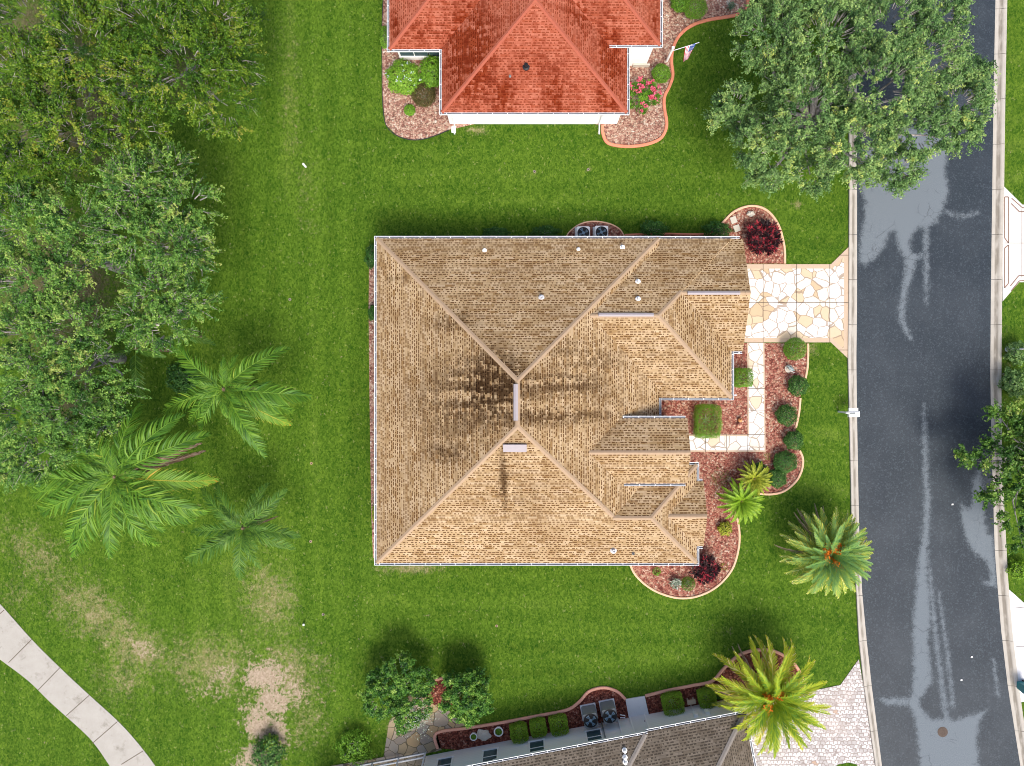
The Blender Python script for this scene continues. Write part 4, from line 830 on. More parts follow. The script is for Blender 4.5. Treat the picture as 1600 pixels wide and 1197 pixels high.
# ---------------------------------------------------------------- foliage kit
def unit(v): return v / (np.linalg.norm(v, axis=-1, keepdims=True) + 1e-9)
def leaf_quads(C, Nr, Lf, Wf, axis=None, bend=0.0):
    """kite shaped leaves: centre C, facing Nr, length Lf, width Wf"""
    n = len(C); Nr = unit(Nr)
    A = rng.normal(size=(n, 3)) if axis is None else axis
    A = unit(A - Nr * (A * Nr).sum(1, keepdims=True)); B = np.cross(Nr, A)
    Lf = np.broadcast_to(Lf, n)[:, None]; Wf = np.broadcast_to(Wf, n)[:, None]
    V = np.stack([C - A * Lf / 2, C + B * Wf / 2 + A * Lf * 0.08, C + A * Lf / 2 - Nr * Lf * bend, C - B * Wf / 2 + A * Lf * 0.08], 1).reshape(-1, 3)
    return V, np.arange(4 * n).reshape(n, 4)
def twig_crown(lobes, dens=1.5, twigs=6, per=16, leaf=(0.13, 0.075), tl=(0.5, 0.95), sweep=0.0, centre=None, tone0=0.42, up=0.55):
    """lobes: (x, y, z, r, rz); returns leaf arrays, tone and twig lines"""
    LV, LT, TW = [], [], []
    for (x, y, z, r, rz) in lobes:
        nc = max(6, int(math.pi * r * r * dens)); d = unit(rng.normal(size=(nc, 3))); d[:, 2] = np.abs(d[:, 2]) * 1.1 - 0.22; d = unit(d)
        rad = rng.uniform(0.55, 1.0, nc) ** 0.6
        c = np.array([x, y, z]) + d * np.array([r, r, rz]) * rad[:, None] * 0.92
        ct = rng.normal(tone0, 0.20, nc)
        for i in range(nc):
            main = d[i] * 0.7 + np.array([0, 0, up])
            if centre is not None:
                rad_out = np.array([c[i, 0] - centre[0], c[i, 1] - centre[1], 0]); main = main + sweep * rad_out / (np.linalg.norm(rad_out) + 0.5)
            T = unit(main + rng.normal(size=(twigs, 3)) * 0.55); ln = rng.uniform(*tl, twigs)
            base = c[i] - unit(main) * 0.35
            t = rng.uniform(0.22, 1.05, (twigs, per)); pts = base + T[:, None, :] * (t * ln[:, None])[..., None] + rng.normal(size=(twigs, per, 3)) * 0.055
            pts[..., 2] -= 0.12 * (t ** 2) * ln[:, None]
            LV.append(pts.reshape(-1, 3)); LT.append((ct[i] + rng.normal(0, 0.10, (twigs, 1)) + rng.normal(0, 0.11, (twigs, per)) + 0.10 * (t - 0.6)).ravel())
            TW.append((base, base + T * ln[:, None] * 0.8, rad[i]))
    C = np.concatenate(LV); n = len(C); Nn = np.array([0, 0, 1.0]) + rng.normal(size=(n, 3)) * 0.65
    V, Q = leaf_quads(C, Nn, rng.uniform(0.75, 1.25, n) * leaf[0], rng.uniform(0.75, 1.25, n) * leaf[1])
    return V, Q, np.repeat(np.concatenate(LT), 4), TW
def tree(name, label, lobes_px, base_px, leafmat, group=None, trunk_r=0.28, bark='bark_grey', base_z=0.0, twig_r=0.012, twig_frac=0.5, cat='tree', **kw):
    lobes = [(*P(a, b, z)[:2], z, r * (CAM_H - z) / FPX, rz) for a, b, z, r, rz in lobes_px]
    b = P(*base_px, 0); root = thing(name, label, cat, (b[0], b[1], base_z), group)
    V, Q, tn, TW = twig_crown(lobes, centre=b, **kw); org = np.array([b[0], b[1], base_z])
    np_mesh('crown', V - org, Q, leafmat, tn, None, root)
    m = MB(); top = min(l[2] - l[4] * 0.4 for l in lobes) * 0.55; m.tube([(0, 0, -0.1), (0.03, 0.02, top * 0.5), (0, 0, top)], [trunk_r * 1.35, trunk_r, trunk_r * 0.85], 9)
    for (x, y, z, r, rz) in lobes:
        e = np.array([x, y, z - rz * 0.3]) - org; mid = np.array([0, 0, top]) * 0.45 + e * 0.55 + rng.normal(size=3) * 0.25 - np.array([0, 0, 1.3])
        m.tube([(0, 0, top * 0.9), mid, e], [trunk_r * 0.5, trunk_r * 0.2, trunk_r * 0.06], 6)
    k = 0; li = [np.array(l[:3]) - org for l in lobes]
    for base, ends, rad in TW:
        if rng.random() > twig_frac: continue
        bb = base - org; src = min(li, key=lambda q: np.sum((q - bb) ** 2))
        m.tube([src * 0.35 + bb * 0.65 + np.array([0, 0, -0.1]), bb], [twig_r * 2.2, twig_r * 1.4], 3, cap=False)
        for e in ends[:4]: m.tube([bb, e - org], [twig_r * 1.3, twig_r * 0.5], 3, cap=False)
    m.build('trunk', MT[bark], root, True)
    return root
def shrub(name, label, px, py, rpx, h, leafmat, n=2600, leaf=(0.075, 0.045), group=None, box=1.0, ry=None, cat='shrub', flower=None, nf=0, tone=(0.45, 0.18), rz=0.0, shell=0.80, parent_stem=True, lump=0.0):
    c = P(px, py, h * 0.5); r = rpx * (CAM_H - h * 0.6) / FPX; r2 = (ry or rpx) * (CAM_H - h * 0.6) / FPX
    root = thing(name, label, cat, (c[0], c[1], 0.0), group, rz)
    def pts(k):
        d = unit(rng.normal(size=(k, 3)))
        if box != 1.0:
            u = rng.uniform(-1, 1, (k, 3)); ax = rng.integers(0, 3, k); u[np.arange(k), ax] = np.sign(u[np.arange(k), ax]); q = np.linalg.norm(u, axis=1, keepdims=True)
            w = np.clip((q - 1.0) / 0.73, 0, 1); d = u * (1 - w * (1 - 1.28 / q) * (0.5 + box * 0.6)); d = d * 0.97
        s = rng.uniform(shell, 1.0, (k, 1))
        if lump: s = s * (1 + lump * np.sin(d[:, :1] * 5.1 + px) * np.cos(d[:, 1:2] * 6.3 + py) + lump * 0.6 * np.sin(d[:, 2:] * 9 + d[:, :1] * 8))
        return d, d * s * np.array([r, r2, h * 0.48]) + np.array([0, 0, h * 0.52])
    d, C = pts(n); V, Q = leaf_quads(C, d * 0.75 + np.array([0, 0, 0.5]) + rng.normal(size=(n, 3)) * 0.42, rng.uniform(0.7, 1.3, n) * leaf[0], rng.uniform(0.7, 1.3, n) * leaf[1])
    np_mesh('foliage', V, Q, leafmat, np.repeat(rng.normal(tone[0], tone[1], n), 4), None, root)
    if parent_stem:
        m = MB()
        for k_ in range(7):
            t = 2 * math.pi * k_ / 7; m.tube([(0, 0, -0.02), (0.25 * r * math.cos(t), 0.25 * r2 * math.sin(t), h * 0.3), (0.45 * r * math.cos(t), 0.45 * r2 * math.sin(t), h * 0.5)], [0.03, 0.02, 0.008], 4)
        m.build('stem', MT['bark_grey'], root)
    if flower:
        d, C = pts(nf); d[:, 2] = np.abs(d[:, 2]); C[:, 2] = np.abs(C[:, 2] - h * 0.52) + h * 0.55; C = C + d * 0.05
        C = np.repeat(C, 7, 0) + rng.normal(size=(nf * 7, 3)) * 0.05
        V, Q = leaf_quads(C, np.array([0, 0, 1]) + rng.normal(size=(nf * 7, 3)) * 0.4, 0.07, 0.06); np_mesh('flower', V, Q, flower, np.repeat(rng.uniform(0, 1, nf * 7), 4), None, root)
    return root
def rosette(name, label, px, py, rpx, h, mat, heads=30, per=14, leaf=(0.34, 0.055), cat='plant', bright=0.18, group=None, tone=(0.4, 0.2)):
    c = P(px, py, h * 0.6); r = rpx * (CAM_H - h) / FPX; root = thing(name, label, cat, (c[0], c[1], 0), group)
    hp = rng.normal(size=(heads, 3)); hp[:, 2] = 0; hp = unit(hp) * (rng.uniform(0, 1, (heads, 1)) ** 0.55) * (r - leaf[0] * 0.55)
    hp[:, 2] = h * (1 - 0.35 * (np.linalg.norm(hp[:, :2], axis=1) / r) ** 2) * rng.uniform(0.75, 1.0, heads)
    az = rng.uniform(0, 2 * np.pi, (heads, per)); el = rng.uniform(0.1, 1.1, (heads, per)); D = np.stack([np.cos(az) * np.cos(el), np.sin(az) * np.cos(el), np.sin(el)], -1)
    C = hp[:, None] + D * leaf[0] * 0.5; n = heads * per; Nn = np.stack([-np.cos(az) * np.sin(el), -np.sin(az) * np.sin(el), np.cos(el)], -1).reshape(-1, 3)
    V, Q = leaf_quads(C.reshape(-1, 3), Nn, rng.uniform(0.75, 1.2, n) * leaf[0], leaf[1] * rng.uniform(0.8, 1.3, n), D.reshape(-1, 3), 0.22)
    hot = (rng.random(heads) < bright)[:, None] * 0.45 + rng.normal(tone[0], tone[1] * 0.5, (heads, 1)); tn = np.repeat((hot + rng.normal(0, tone[1], (heads, per))).ravel(), 4)
    np_mesh('foliage', V, Q, mat, tn, None, root)
    m = MB()
    for q in hp[:min(heads, 14)]: m.tube([(q[0] * 0.15, q[1] * 0.15, -0.02), (q[0] * 0.7, q[1] * 0.7, q[2] * 0.6), tuple(q)], [0.022, 0.016, 0.01], 4)
    m.build('stem', MT['bark_grey'], root)
    return root
def frond_mesh(name, mat, Lr, droop, nl, ll, lw, fwd=0.75, vee=0.35, plume=0.0, start=0.14, tone=(0.45, 0.08), tip=0.15, sag=0.25, rach=0.022, seed=0):
    g = np.random.default_rng(seed + 100); ns = 14; s = np.linspace(0, 1, ns); th = -droop * s ** 1.5
    px = np.concatenate([[0], np.cumsum(np.cos((th[1:] + th[:-1]) / 2))]) * Lr / (ns - 1); pz = np.concatenate([[0], np.cumsum(np.sin((th[1:] + th[:-1]) / 2))]) * Lr / (ns - 1)
    V, Q, tn = [], [], []
    def add(vs_, fs, t): b = len(V); V.extend(vs_); Q.extend([[b + i for i in f] for f in fs]); tn.extend([t] * len(vs_) if np.isscalar(t) else t)
    bow = g.normal(0, 0.10) * Lr
    yb = lambda q: bow * q * q
    for i in range(ns - 1):   # midrib, three sided
        r0, r1 = rach * (1 - 0.85 * s[i]), rach * (1 - 0.85 * s[i + 1]); vv = []
        for q, r_ in ((i, r0), (i + 1, r1)): vv += [(px[q], yb(s[q]) - r_, pz[q]), (px[q], yb(s[q]), pz[q] + r_), (px[q], yb(s[q]) + r_, pz[q])]
        add(vv, [(0, 3, 4, 1), (1, 4, 5, 2)], tone[0] + 0.28)
    for side in (-1, 1):
        for k_ in range(nl):
            q = start + (1 - start) * (k_ + g.uniform(0, 0.6)) / nl; q = min(q, 0.995)
            x0, z0, t0 = np.interp(q, s, px), np.interp(q, s, pz), np.interp(q, s, th)
            prof = math.sin(math.pi * (0.16 + 0.80 * (q - start) / (1 - start)) ** 0.75) ** 0.7
            l = ll * max(0.25, prof) * g.uniform(0.85, 1.12); f = fwd * (1 - 0.45 * q) + g.normal(0, 0.07); ve = vee + g.normal(0, 0.06) + plume * g.uniform(-1, 1)
            T = np.array([math.cos(t0), 0, math.sin(t0)]); U = np.array([-math.sin(t0), 0, math.cos(t0)]); Sd = np.array([0, side, 0.0])
            lat = Sd * math.cos(ve) + U * math.sin(ve); d = T * math.cos(f) + lat * math.sin(f); nrm = unit(np.cross(d, np.cross(U * math.cos(ve) - Sd * math.sin(ve), d)))
            wv = np.cross(nrm, d); p0 = np.array([x0, yb(q), z0]); d2 = unit(d - np.array([0, 0, sag * (0.6 + g.uniform(0, 0.8))])); d3 = unit(d2 - np.array([0, 0, sag * 1.3]))
            p1 = p0 + d * l * 0.35; p2 = p1 + d2 * l * 0.35; p3 = p2 + d3 * l * 0.30; t = min(tone[0] + 0.34, tone[0] + g.normal(0, tone[1])) + tip * max(0, q - 0.75) * 4 * g.uniform(0.3, 1)
            w = lw
            add([p0 - wv * w * 0.25, p0 + wv * w * 0.25, p1 - wv * w * 0.5, p1 + wv * w * 0.5, p2 - wv * w * 0.36, p2 + wv * w * 0.36, p3 - wv * w * 0.06, p3 + wv * w * 0.06], [(0, 1, 3, 2), (2, 3, 5, 4), (4, 5, 7, 6)], [t, t, t, t, t, t, t + tip, t + tip])
    o = np_mesh('frond', np.array(V), np.array(Q), mat, tn); me = o.data; bpy.data.objects.remove(o); me.name = name; return me
def palm_root(name, label, px, py, z, group, trunk_r=0.16, bark='bark_palm', bulge=1.5):
    c = P(px, py, z); root = thing(name, label, 'palm', (c[0], c[1], 0), group); m = MB()
    prof = []; k_ = int(z / 0.16)
    for i in range(k_ + 1): prof += [(trunk_r * (1.25 if i == 0 else 1.0) * (1.0 + 0.0 * i), i * z / k_ - 0.02), (trunk_r * 0.90, i * z / k_ + 0.05)]
    prof += [(trunk_r * bulge * 0.8, z - 0.1), (trunk_r * 0.35, z + 0.18)]
    m.lathe(prof, (0, 0, 0), 14); m.build('trunk', MT[bark], root); return root
def put_frond(root, me, z, az, tilt, sc=1.0, roll=0.0, label=None, off=0.05):
    o = bpy.data.objects.new('frond', me); col.objects.link(o); o.parent = root
    o.location = (off * math.cos(az), off * math.sin(az), z); o.rotation_euler = (roll, -tilt, az); o.scale = (sc, sc, sc)
    if label: o['label'] = label
    return o

# ---------------------------------------------------------------- trees
GW = "broadleaf trees massed along the left edge"
elm = MT['leaf_elm']; kwl = dict(dens=3.8, twigs=6, per=27, leaf=(0.125, 0.072), tl=(0.6, 1.25), sweep=0.5, tone0=0.45, up=0.7, twig_r=0.015, twig_frac=0.7)
elm2 = leaf_mat('grey_green_leaf', [(0.0, (0.024, 0.081, 0.015)), (0.3, (0.071, 0.186, 0.030)), (0.6, (0.160, 0.322, 0.054)), (0.85, (0.296, 0.449, 0.087)), (1.0, (0.360, 0.430, 0.110))])
tree('broadleaf_tree', 'yellowish green tree filling the top left corner of the photo', [(50, 30, 8, 78, 2.4), (135, 75, 8.5, 78, 2.4), (35, 120, 8, 70, 2.2), (150, 5, 8, 70, 2.4), (90, 150, 7.5, 50, 2.0)], (200, 150), elm, GW, **kwl)
tree('broadleaf_tree', 'bright tree at the top whose crown ends beside the top left lawn', [(235, 40, 8, 80, 2.4), (330, 35, 7.5, 72, 2.2), (290, 105, 8.5, 76, 2.4), (360, 95, 7, 50, 2.0), (225, 130, 8, 62, 2.2), (350, 160, 6.8, 58, 1.8), (375, 30, 6.5, 36, 1.8)], (330, 140), elm, GW, **kwl)
tree('broadleaf_tree', 'tree against the left edge just above a brown gap in the leaves', [(50, 200, 8, 62, 2.2), (115, 205, 8.5, 52, 2.2), (30, 275, 8, 58, 2.2), (205, 200, 7.5, 48, 2.0), (92, 262, 7, 40, 2.0)], (200, 240), elm, GW, **kwl)
tree('broadleaf_tree', 'tree with bare pale sticks, bulging over the lawn in the left mass', [(215, 295, 7.5, 58, 2.2), (290, 320, 7, 50, 2.0), (280, 385, 7, 56, 2.0), (205, 365, 7.5, 55, 2.2), (265, 260, 6.5, 34, 1.6), (310, 430, 6, 34, 1.6), (203, 367, 8.4, 30, 1.0), (212, 296, 8.3, 30, 1.0), (282, 385, 7.8, 28, 0.9)], (296, 352), elm2, GW, **{**kwl, 'twig_frac': 0.85, 'twig_r': 0.022})
tree('broadleaf_tree', 'tree at the left edge halfway down, left of a dark hole in the leaves', [(45, 350, 8, 66, 2.4), (120, 345, 8, 55, 2.2), (50, 440, 8, 62, 2.2), (118, 420, 7.5, 42, 2.0), (150, 385, 7, 34, 1.8)], (190, 420), elm2, GW, **kwl)
tree('broadleaf_tree', 'small grey twigged tree just above the uppermost queen palm', [(245, 455, 6.5, 48, 1.8), (300, 470, 6, 36, 1.6), (262, 515, 6.2, 42, 1.6), (215, 500, 6.2, 36, 1.6)], (292, 492), elm2, GW, **{**kwl, 'twig_frac': 0.85, 'twig_r': 0.022})
tree('broadleaf_tree', 'tree at the left edge above the lowest tree of the left mass', [(45, 520, 7.5, 62, 2.2), (120, 510, 7.5, 55, 2.2), (60, 590, 7.5, 56, 2.0), (135, 575, 7, 45, 2.0), (185, 610, 5.5, 36, 1.5)], (190, 560), elm2, GW, **kwl)
tree('broadleaf_tree', 'lowest tree of the left mass, behind the big queen palm', [(40, 650, 7, 56, 2.0), (110, 640, 7, 50, 2.0), (60, 705, 6.5, 46, 1.8), (130, 690, 6, 42, 1.6), (165, 655, 5.5, 34, 1.4), (20, 725, 6, 30, 1.5)], (180, 670), elm2, GW, **kwl)
shrub('understorey_shrub', 'low dark shrub in the shade between the left trees and the queen palms', 285, 590, 24, 1.3, MT['leaf_dark'], 2200, (0.16, 0.09), lump=0.15)
oakl = [(1200, 55, 6.5, 64, 2.0), (1150, 165, 5.2, 40, 1.5), (1195, 235, 5.8, 62, 1.8), (1262, 170, 7.2, 72, 2.2), (1290, 62, 7.5, 78, 2.3), (1385, 40, 7.5, 80, 2.3), (1372, 140, 8, 84, 2.4), (1330, 225, 7, 68, 2.0), (1448, 85, 7.2, 70, 2.0), (1494, 165, 6.2, 56, 1.8), (1432, 205, 7, 60, 2.0),
        (1402, 262, 6, 40, 1.6), (1465, 20, 6.8, 48, 1.8), (1240, 5, 6.5, 64, 2.0), (1500, 210, 5.5, 34, 1.4), (1340, -40, 7, 80, 2.2), (1270, 270, 5.2, 36, 1.4), (1225, 125, 6.4, 46, 1.8), (1512, 120, 5.8, 34, 1.4), (1190, 280, 4.8, 24, 1.2), (1130, 185, 4.8, 24, 1.2), (1352, 275, 5.5, 30, 1.4)]
tree('live_oak', 'huge spreading grey green live oak overhanging the street at the top right', oakl, (1248, 205), MT['leaf_oak'], None, 0.42, dens=5.4, twigs=6, per=24, leaf=(0.13, 0.07), tl=(0.4, 0.8), sweep=0.25, tone0=0.43, twig_r=0.013, twig_frac=0.75)
stl = [(1612, 690, 42, 1.1), (1600, 745, 42, 1.2), (1565, 725, 28, 0.9), (1590, 805, 28, 0.9), (1578, 660, 24, 0.8), (1560, 768, 20, 0.7), (1528, 722, 15, 0.5), (1506, 714, 9, 0.3), (1645, 760, 55, 1.3), (1645, 690, 48, 1.3), (1603, 640, 26, 0.8), (1552, 690, 13, 0.5), (1556, 640, 10, 0.4), (1600, 848, 20, 0.7), (1540, 776, 10, 0.4)]
tree('street_tree', 'dark leafed tree at the right edge reaching its branches over the kerb', [(a, b_, 3.0 + (c_ > 25) * 0.4, c_, d_) for a, b_, c_, d_ in stl], (1600, 712),
     leaf_mat("street_tree_leaf", [(0.0, (0.018, 0.067, 0.011)), (0.4, (0.067, 0.172, 0.024)), (0.75, (0.158, 0.284, 0.041)), (1.0, (0.329, 0.419, 0.090))]), None, 0.2, dens=3.6, twigs=6, per=16, leaf=(0.18, 0.095), tl=(0.45, 0.9), sweep=0.8, tone0=0.45, twig_r=0.012)
shrub('broad_shrub', 'leafy green shrub at the right edge around the pale lamp post', 1592, 552, 17, 1.4, MT['leaf_oak'], 2000, (0.13, 0.07), lump=0.25)
shrub('broad_shrub', 'loose green shrub at the right edge between lamp post and street tree', 1588, 598, 22, 1.5, MT['leaf_oak'], 2400, (0.14, 0.08), lump=0.25)
shrub('low_shrub', 'low bright shrub at the right edge below the street tree', 1592, 890, 16, 0.8, MT['leaf_lime'], 1200, (0.12, 0.07), lump=0.25, tone=(0.25, 0.2))
bt = dict(dens=8.0, twigs=6, per=20, leaf=(0.115, 0.07), tl=(0.22, 0.45), tone0=0.42, twig_r=0.010, up=0.5)
GB = "bushy small trees beside the grey house patio"
b1 = leaf_mat("bushy_tree_leaf", [(0.0, (0.018, 0.083, 0.013)), (0.4, (0.072, 0.202, 0.023)), (0.75, (0.178, 0.343, 0.043)), (1.0, (0.378, 0.520, 0.118))])
t1 = tree('bushy_tree', 'ragged small tree with bare pale twigs in its crown, left of the flagstone patio', [(625, 1056, 2.0, 40, 1.0), (592, 1096, 1.8, 34, 0.9), (590, 1068, 1.8, 24, 0.8), (645, 1100, 1.8, 36, 0.9), (628, 1126, 1.6, 24, 0.8), (660, 1068, 1.8, 26, 0.8)], (632, 1068), b1, GB, 0.10, **{**bt, 'twig_frac': 1.0, 'twig_r': 0.014})
tree('bushy_tree', 'dense rounded small tree on the right of the flagstone patio', [(728, 1080, 2.0, 38, 1.2), (710, 1100, 1.7, 28, 0.9), (748, 1098, 1.7, 28, 0.9), (745, 1064, 1.7, 26, 0.9), (712, 1066, 1.7, 24, 0.9), (730, 1112, 1.5, 26, 0.8)], (730, 1068), b1, GB, 0.10, **{**bt, 'twig_frac': 0.4})
c = P(650, 1118, 2.0); n = 700; Cc = c + rng.normal(size=(n, 3)) * np.array([0.55, 0.55, 0.25]); V, Q = leaf_quads(Cc - np.array(t1.location), np.array([0, 0, 1]) + rng.normal(size=(n, 3)) * 0.7, 0.10, 0.045)
np_mesh('pale_leaves', V, Q, MT['leaf_silver'], np.repeat(rng.uniform(0.1, 0.9, n), 4), None, t1)
# ---------------------------------------------------------------- palms
GQ = "queen palms on the left lawn"
qv = [frond_mesh('queen_frond', MT['frond_queen'], 3.4, 0.95 + 0.12 * i, 46, 0.78, 0.050, 0.95, 0.12, 0.45, 0.10, (0.46 + 0.06 * (i % 3 - 1), 0.20), 0.05, 0.45, 0.03, i) for i in range(5)]
qd = [frond_mesh('dark_frond', MT['frond_dark'], 3.2, 1.0 + 0.1 * i, 42, 0.70, 0.046, 0.95, 0.12, 0.45, 0.10, (0.50, 0.22), 0.06, 0.30, 0.03, 20 + i) for i in range(3)]
qy = frond_mesh('yellow_frond', MT['frond_queen'], 3.4, 1.15, 46, 0.66, 0.05, 0.9, 0.1, 0.3, 0.16, (0.66, 0.10), 0.26, 0.3, 0.03, 31)
qx = frond_mesh('dry_frond', MT['frond_dead'], 2.6, 1.2, 40, 0.34, 0.035, 0.5, -0.3, 0.5, 0.2, (0.45, 0.2), 0.2, 0.6, 0.035, 32)
def queen(label, cx, cy, z, tips, meshes, extra=()):
    root = palm_root('queen_palm', label, cx, cy, z, GQ, 0.17); c = P(cx, cy, z); i = 0
    for tx, ty in tips:
        e = P(tx, ty, z - 0.9); d = e - c; ln = math.hypot(d[0], d[1]); put_frond(root, meshes[i % len(meshes)], z, math.atan2(d[1], d[0]), 0.32 + 0.12 * rng.random(), ln / 2.95, rng.normal(0, 0.2)); i += 1
    for tx, ty, me, lab, tl in extra:
        e = P(tx, ty, z - 0.9); d = e - c; put_frond(root, me, z - 0.1, math.atan2(d[1], d[0]), tl, math.hypot(d[0], d[1]) / (2.95 if me is not qx else 2.2), 0.0, lab)
    for k_ in range(6):
        put_frond(root, meshes[k_ % len(meshes)], z + 0.05, k_ * 2.4 + rng.uniform(0, 0.6), 0.8 + 0.1 * (k_ % 3), 0.6, 0)
    return root
queen('bright queen palm, uppermost of the three on the left lawn', 350, 608, 5.2, [(283, 545), (437, 538), (415, 560), (478, 615), (455, 640), (425, 692), (400, 680), (262, 628), (318, 664), (300, 650), (372, 560)], qv, [(447, 660, qy, 'yellowing frond', 0.2)])
queen('largest queen palm with dead brown fronds on its right side', 180, 745, 6.0, [(112, 668), (135, 650), (160, 645), (226, 640), (248, 655), (275, 648), (312, 672), (315, 800), (290, 820), (232, 852), (205, 850), (140, 862), (125, 835), (72, 802), (45, 772), (60, 745), (260, 815)], qv,
      [(326, 750, qy, 'yellow tipped frond', 0.25), (305, 712, qx, 'dead brown frond', 0.05), (238, 768, qx, 'bare dead frond stalk', 0.0), (300, 700, qx, 'dead brown frond', 0.1)])
queen('dark green queen palm, lowest and smallest of the three on the left lawn', 380, 825, 3.6, [(322, 768), (345, 758), (420, 755), (455, 768), (472, 820), (465, 845), (410, 880), (385, 900), (300, 878), (325, 862), (310, 820), (430, 790)], qd, [(432, 808, qx, 'dead brown frond', 0.2)])
for (px, py, tx, ty, z, me, lab) in ((212, 545, 226, 620, 4.0, qd[1], 'slim shaded young palm half hidden under the left trees'), (280, 522, 338, 530, 3.0, qd[2], 'young palm poking out of the left trees above the bright queen palm')):
    root = palm_root('young_palm', lab, px, py, z, None, 0.09); c = P(px, py, z); d = P(tx, ty, z - 0.6) - c
    for k_ in range(5): put_frond(root, me, z, math.atan2(d[1], d[0]) + k_ * 1.2566, 0.25 if k_ == 0 else 0.45, math.hypot(d[0], d[1]) / 2.9 * (1.0 if k_ == 0 else 0.6), 0)
GD = "date palms beside the street"
dv = [frond_mesh('date_frond', MT['frond_date'], 3.1, 0.75 + 0.1 * i, 54, 0.54, 0.042, 0.88, 0.30, 0.25, 0.08, (0.30 + 0.13 * i, 0.16), 0.12 if i > 1 else 0.03, 0.08, 0.03, 40 + i) for i in range(4)]
dg = [frond_mesh('golden_frond', MT['frond_gold'], 3.6, 0.8 + 0.12 * i, 56, 0.56, 0.048, 0.80, 0.35, 0.25, 0.08, (0.32 + 0.12 * i, 0.16), 0.05 + 0.05 * i, 0.08, 0.034, 50 + i) for i in range(4)]
dd = frond_mesh('dry_date_frond', MT['frond_dead'], 3.2, 0.95, 45, 0.34, 0.03, 0.45, 0.3, 0.2, 0.1, (0.62, 0.2), 0.2, 0.1, 0.03, 60)
def date_palm(label, cx, cy, z, meshes, n, sc, r_tr, fruit_az, dead=4, lo=0.0):
    root = palm_root('date_palm', label, cx, cy, z, GD, r_tr, bulge=1.3)
    for i in range(n):
        f = i / (n - 1); az = i * 2.39996 + rng.normal(0, 0.12); tilt = 1.38 - (1.38 - lo) * f ** 0.62 + rng.normal(0, 0.05)
        k_ = min(len(meshes) - 1, int(f * len(meshes) + rng.uniform(-0.4, 0.4))); k_ = max(0, k_)
        put_frond(root, meshes[k_], z + 0.1 - 0.35 * f, az, tilt, sc * (0.72 + 0.28 * f) * rng.uniform(0.93, 1.05), rng.normal(0, 0.15), None, 0.10 + 0.1 * f)
    for k_ in range(dead): put_frond(root, dd, z - 0.35, R(70 + 120 * k_ / dead + rng.uniform(-10, 30)), lo - 0.02, sc * rng.uniform(0.95, 1.05), 0, 'dry greyish frond')
    for a in fruit_az:
        m = MB(); a = R(a)
        for k_ in range(26):
            b = a + rng.normal(0, 0.22); l = rng.uniform(0.45, 0.85); e = (math.cos(b) * l, math.sin(b) * l, z + 0.75 - 0.15 * rng.random() + 0.1 * rng.random())
            m.tube([(0.12 * math.cos(a), 0.12 * math.sin(a), z), (math.cos(b) * l * 0.6, math.sin(b) * l * 0.6, z + 0.72), e], [0.018, 0.014, 0.01], 3)
            for q in range(3): m.box((e[0] + rng.normal(0, 0.05), e[1] + rng.normal(0, 0.05), e[2] + rng.normal(0, 0.03)), (0.065, 0.065, 0.05), 0, rng.uniform(0, 3))
        m.build('fruit_cluster', MT['fruit'], root)
    return root
date_palm('thick blue green date palm overhanging the kerb right of the tan house', 1296, 866, 2.6, dv, 90, 0.97, 0.28, (125, 95, 60, 160, 190, 285), 7, 0.12)
date_palm('golden green date palm rising over the grey house paver driveway', 1206, 1091, 3.0, dg, 60, 1.10, 0.30, (60, 140, 215), 4, 0.05)
GP = "small lime palms in the front bed"
pv = frond_mesh('lime_frond', MT['leaf_lime'], 1.35, 1.3, 34, 0.24, 0.035, 0.7, 0.3, 0.1, 0.12, (0.42, 0.12), 0.05, 0.1, 0.014, 70)
py_ = frond_mesh('yellow_green_frond', MT['leaf_yellow'], 1.05, 1.2, 28, 0.2, 0.035, 0.7, 0.3, 0.1, 0.12, (0.34, 0.14), 0.10, 0.1, 0.014, 71)
for lab, cx, cy, me, n, sc in (('lime green dwarf palm at the front bed edge, larger of the pair', 1158, 783, pv, 32, 1.3), ('yellow green dwarf palm beside dark shrubs, smaller of the pair', 1178, 748, py_, 30, 1.3)):
    root = palm_root('dwarf_palm', lab, cx, cy, 1.0, GP, 0.07)
    for i in range(n): f = i / n; put_frond(root, me, 1.05, i * 2.4, 1.25 - 1.05 * f ** 0.7, sc * (0.8 + 0.2 * f), 0, None, 0.03)
# ---------------------------------------------------------------- clipped bushes and bedding plants
box, drk = MT['leaf_box'], MT['leaf_dark']
SW_ = dict(n=5200, leaf=(0.06, 0.036), tone=(0.45, 0.2), lump=0.05)
shrub('clipped_bush', 'large clipped green bush standing over the front walk', 1105, 658, 21, 1.2, box, 7500, (0.065, 0.04), None, 0.62, 27, lump=0.05)
shrub('clipped_bush', 'clipped light green bush between tan garage corner and front walk', 1160, 590, 15, 1.1, box, box=0.7, ry=15, **SW_)
shrub('clipped_bush', 'round clipped bush touching the bottom edge of the tan driveway', 1242, 545, 18.5, 1.2, MT['leaf_box'], n=6000, leaf=(0.055, 0.032), tone=(0.28, 0.2), lump=0.03)
GS = "dark round bushes along the front lawn edge"
for lab, x, y, r in (('dark round bush below the grey statue in the front bed', 1247, 603, 16), ('dark round bush directly left of the white mailbox', 1229, 649, 17), ('dark round bush under the short straight edging, below the mailbox', 1240, 688, 15.5)):
    shrub('round_bush', lab, x, y, r, 1.0, drk, 4600, (0.07, 0.04), GS, lump=0.11, tone=(0.5, 0.26))
shrub('round_bush', 'dark bush inside the short curved edging, upper of the touching pair', 1227, 722, 19, 1.0, drk, 5200, (0.075, 0.042), GS, ry=17, lump=0.10, tone=(0.5, 0.2))
shrub('round_bush', 'dark bush inside the short curved edging, lower of the touching pair', 1214, 747, 15, 0.9, drk, 4200, (0.075, 0.042), GS, lump=0.10, tone=(0.5, 0.2))
